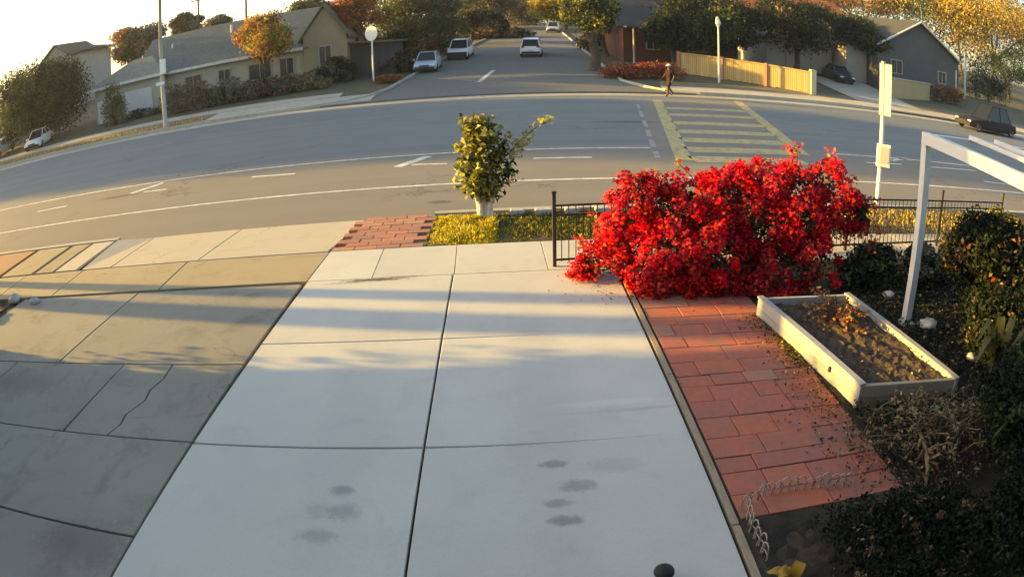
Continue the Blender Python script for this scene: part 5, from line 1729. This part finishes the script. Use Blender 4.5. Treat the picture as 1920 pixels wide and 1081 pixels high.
px_tree('backdrop_tree', 'olive and red tree rising behind the pale garage roof on the left', 250, 85, 58, 44, 62, 4200, .24, ['l_olive', 'l_rust', 'l_hedge'], [4, 2.2, 2], 67, .25, 10)
px_tree('backdrop_tree', 'dark conifer cluster on the skyline above the long house', 352, 52, 36, 32, 72, 3000, .25, ['l_dark', 'l_hedge', 'l_olive'], [4, 2, 1], 68, .25, 8)
px_tree('backdrop_tree', 'hazy olive tree left of the orange tree on the skyline', 415, 50, 36, 28, 68, 2600, .24, ['l_olive', 'l_hedge'], [2, 3], 69, .22, 8)
px_tree('backdrop_tree', 'olive tree behind the gabled wing', 580, 22, 46, 36, 66, 3000, .24, ['l_olive', 'l_brown', 'l_hedge'], [3, 1, 2], 70, .22, 8)
px_tree('backdrop_tree', 'dark green tree at the left of the far street end', 905, 24, 74, 52, 100, 4200, .32, ['l_dark', 'l_green', 'l_olive'], [4, 2, 2], 71, .35, 10)
px_tree('backdrop_tree', 'brown-green tree closing the far street end', 985, 20, 70, 46, 112, 4200, .34, ['l_olive', 'l_brown', 'l_dark'], [3, 2, 2], 72, .35, 10)
px_tree('backdrop_tree', 'green tree on the right far side of the street end', 1060, 20, 50, 36, 96, 3000, .3, ['l_green', 'l_olive', 'l_yel'], [3, 2, 1], 73, .3, 9)
px_tree('backdrop_tree', 'very dark evergreen behind the rust house', 1205, 26, 85, 66, 60, 5200, .24, ['l_dark', 'l_green'], [5, 1], 74, .3, 11)
px_tree('backdrop_tree', 'dark evergreen above the middle of the tan board fence', 1345, 46, 100, 70, 50.5, 6500, .22, ['l_dark', 'l_green', 'l_olive'], [5, 1.5, 1], 75, .3, 12)
px_tree('backdrop_tree', 'dark evergreen above the right end of the tan board fence', 1490, 50, 88, 68, 51, 5600, .22, ['l_dark', 'l_green', 'l_brown'], [5, 1.5, 1], 76, .3, 12)
px_tree('backdrop_tree', 'sunlit yellow tree at the top right corner', 1856, 55, 98, 88, 74, 10000, .3, ['l_gold', 'l_yel', 'l_olive'], [4, 3, 1], 77, .3, 11)
px_tree('backdrop_tree', 'olive-yellow tree above the grey gabled house', 1735, 8, 84, 50, 80, 4200, .3, ['l_yel', 'l_olive', 'l_green'], [2, 3, 2], 78, .3, 9)
px_tree('backdrop_tree', 'yellow and orange tree above the red tiled roof', 1620, 2, 84, 34, 92, 3600, .3, ['l_gold', 'l_orange', 'l_olive'], [2, 2, 2], 79, .3, 9)
px_tree('backdrop_tree', 'dark tree overhanging the roof of the pale garage', 1600, 62, 62, 46, 54.2, 4200, .22, ['l_dark', 'l_olive', 'l_green'], [5, 1.5, 1], 86, .25, 10)
px_tree('backdrop_tree', 'dark evergreen in front of the rust house beside the lamp post', 1262, 62, 62, 50, 50.0, 4200, .2, ['l_dark', 'l_green', 'l_olive'], [5, 1.5, 1], 87, .25, 10)
px_tree('backdrop_tree', 'dark tree over the left kerb beyond the parked cars', 905, 38, 58, 42, 74, 3600, .26, ['l_dark', 'l_olive', 'l_brown'], [4, 2, 1], 88, .25, 9, base_px=880)
px_tree('backdrop_tree', 'dark olive tree filling the skyline behind the sunlit yellow tree', 1800, 20, 130, 90, 96, 6000, .4, ['l_dark', 'l_olive', 'l_green'], [4, 2, 1], 85, .3, 12)
px_tree('backdrop_tree', 'dark tree at the right edge below the yellow tree', 1892, 130, 34, 50, 66, 2600, .22, ['l_dark', 'l_green'], [4, 1], 80, .25, 8)

# woods further off, read as one mass
P = []
for k in range(46):
    a = math.radians(random.uniform(-16, 46)); d = random.uniform(120, 190)
    P.append((math.sin(a) * d, math.cos(a) * d, gz(math.cos(a) * d) + random.uniform(3, 7), random.uniform(6, 10), random.uniform(6, 9), random.uniform(5, 8)))
o = foliage('far_wood', None, P, 16000, .75, ['l_dark', 'l_olive', 'l_green', 'l_rust'], [3, 4, 2, .7], 150, .5, .6, .8, seed=90, flat=None)
tag(o, 'distant wooded hillside beyond the houses', 'woods', kind='stuff')

# =================================================================== beyond the left edge of the picture: what casts the long shadows
nh = thing('added_house', (-18, -1, 0), 'added two-storey house beyond the left edge that shades the near garden', 'house')  # unseen house added to block western sky and darken the near ground
MB().prism([(-23, -10), (-13.2, -10), (-13.2, 7.7), (-23, 7.7)], -.1, 5.0).build('wall', M['cream_wall'], nh, world=True)
gable_roof(-23, -13.2, -10, 7.7, 5.05, 6.9, .25, 'y').build('roof', M['grey_shingle'], nh, world=True)
for y_ in (-4., 1.5, 5.2): window(nh, -13.2, y_, 3.2, 1.4, 1.2, 'x+')
hg = thing('shading_hedge', (-10.4, 0, 0), 'added tall dark hedge beyond the left edge, overhang shaped to shade the drive', 'hedge')
for y in range(-8, 7, 2): MB().tube([(-10.4, y, 0), (-10.35, y, 2.2)], [.07, .03], 6).build('stem', M['bark'], hg, world=True)
bl = []
for z in (.35, .9, 1.5, 2.1):
    y1 = 6.05 + .92 * z  # added hedge leans out with height to shape the shade edge on the drive
    for k in range(26):
        y = -9 + (y1 + 9) * k / 25
        bl.append((-10.4 + random.uniform(-.05, .05), y - .1, z + random.uniform(-.05, .05), .6, .62, .62))
foliage('leafage', hg, bl, 36000, .11, ['l_dark', 'l_green'], [3, 1], 100, .2, .6, .8, seed=91, flat=.05)
MB().add([(x_, y_, z_) for x_ in (-10.65, -10.15) for (y_, z_) in ((-9, 0), (6.2, 0), (8.55, 2.55), (-9, 2.55))], [(0, 1, 2, 3), (7, 6, 5, 4), (0, 4, 5, 1), (1, 5, 6, 2), (2, 6, 7, 3), (3, 7, 4, 0)]).build('core', M['l_dark'], hg, world=True)


def palm(x, y, r, h, label):
    t = thing('palm_tree', (x, y, 0), label, 'tree', 'palms on the left verge')
    mb = MB(); n = 16
    mb.tube([(0, 0, h * k / n - .1) for k in range(n + 1)], [r * (1.0 + (.08 if k % 2 else 0)) for k in range(n + 1)], 12)
    mb.build('trunk', M['bark'], t, smooth=True)
    fr = []
    for k in range(22):
        a = 2 * math.pi * k / 22 + random.uniform(-.1, .1); up_ = random.uniform(-.2, .9)
        vs = []; fs_ = []
        for i in range(8):
            s_ = i / 7; d = Vector((math.cos(a), math.sin(a), 0)); sd = Vector((-d.y, d.x, 0))
            c = d * (2.0 * s_) + Vector((0, 0, h + up_ * 1.3 * s_ - 1.5 * s_ ** 2)); ww = .3 * math.sin(math.pi * min(1, .1 + s_ * .9)) + .02
            vs += [c - sd * ww - Vector((0, 0, ww * .4)), c, c + sd * ww - Vector((0, 0, ww * .4))]
        for i in range(7): fs_ += [(3 * i, 3 * i + 1, 3 * i + 4, 3 * i + 3), (3 * i + 1, 3 * i + 2, 3 * i + 5, 3 * i + 4)]
        MB().add(vs, fs_).build('frond', M['l_green'], t, smooth=True)
    return t


palm(-18, 11.15, .17, 8, 'slim palm on the paved verge beyond the left edge')
palm(-21, 10.85, .285, 8.5, 'thicker palm on the paved verge beyond the left edge')

for k, (x_, y_, R, h) in enumerate([(-92, 39.5, 4.5, 27), (-98, 45, 5, 28), (-94, 47.6, 4.0, 23.5), (-90, 58.5, 4.2, 17), (-86, 63, 5, 17.5), (-92, 69, 5, 17.5), (-84, 75, 5, 16.5), (-100, 37.5, 3.5, 27)]):
    bl = [(x_ + random.uniform(-1, 1), y_ + random.uniform(-.6, .6), h * f, R * w_, R * w_, h * .15) for f, w_ in ((.12, .9), (.28, 1.), (.45, 1.), (.62, .95), (.78, .85), (.9, .6))]
    tree('shade_tree', ['tall dense roadside tree nearest the road', 'tall dense roadside tree second from the road', 'tall dense roadside tree third from the road', 'medium dense tree fourth from the road',
                        'medium dense tree fifth from the road', 'medium dense tree sixth from the road', 'medium dense tree farthest from the road', 'slim tall tree leaning to the road'][k] + ' beyond the left edge',
         'tree', Vector((x_, y_, gz(y_))), bl, 3600, .9, ['l_dark', 'l_green', 'l_olive'], [3, 2, 1], .4, 'trees along the road beyond the left edge', .15, 100 + k)

# =================================================================== thin evening haze over the whole place
hv = bpy.data.materials.new('haze_air'); hv.use_nodes = True
hn = hv.node_tree; hn.nodes.remove(hn.nodes['Principled BSDF'])
pv_ = hn.nodes.new('ShaderNodeVolumePrincipled')
pv_.inputs['Color'].default_value = (.95, .95, .93, 1); pv_.inputs['Density'].default_value = .00048; pv_.inputs['Anisotropy'].default_value = .55
hn.links.new(pv_.outputs[0], hn.nodes['Material Output'].inputs['Volume'])
o = MB().prism([(-430, -50), (430, -50), (430, 710), (-430, 710)], -1.2, 40).build('haze', hv)
o['kind'] = 'stuff'
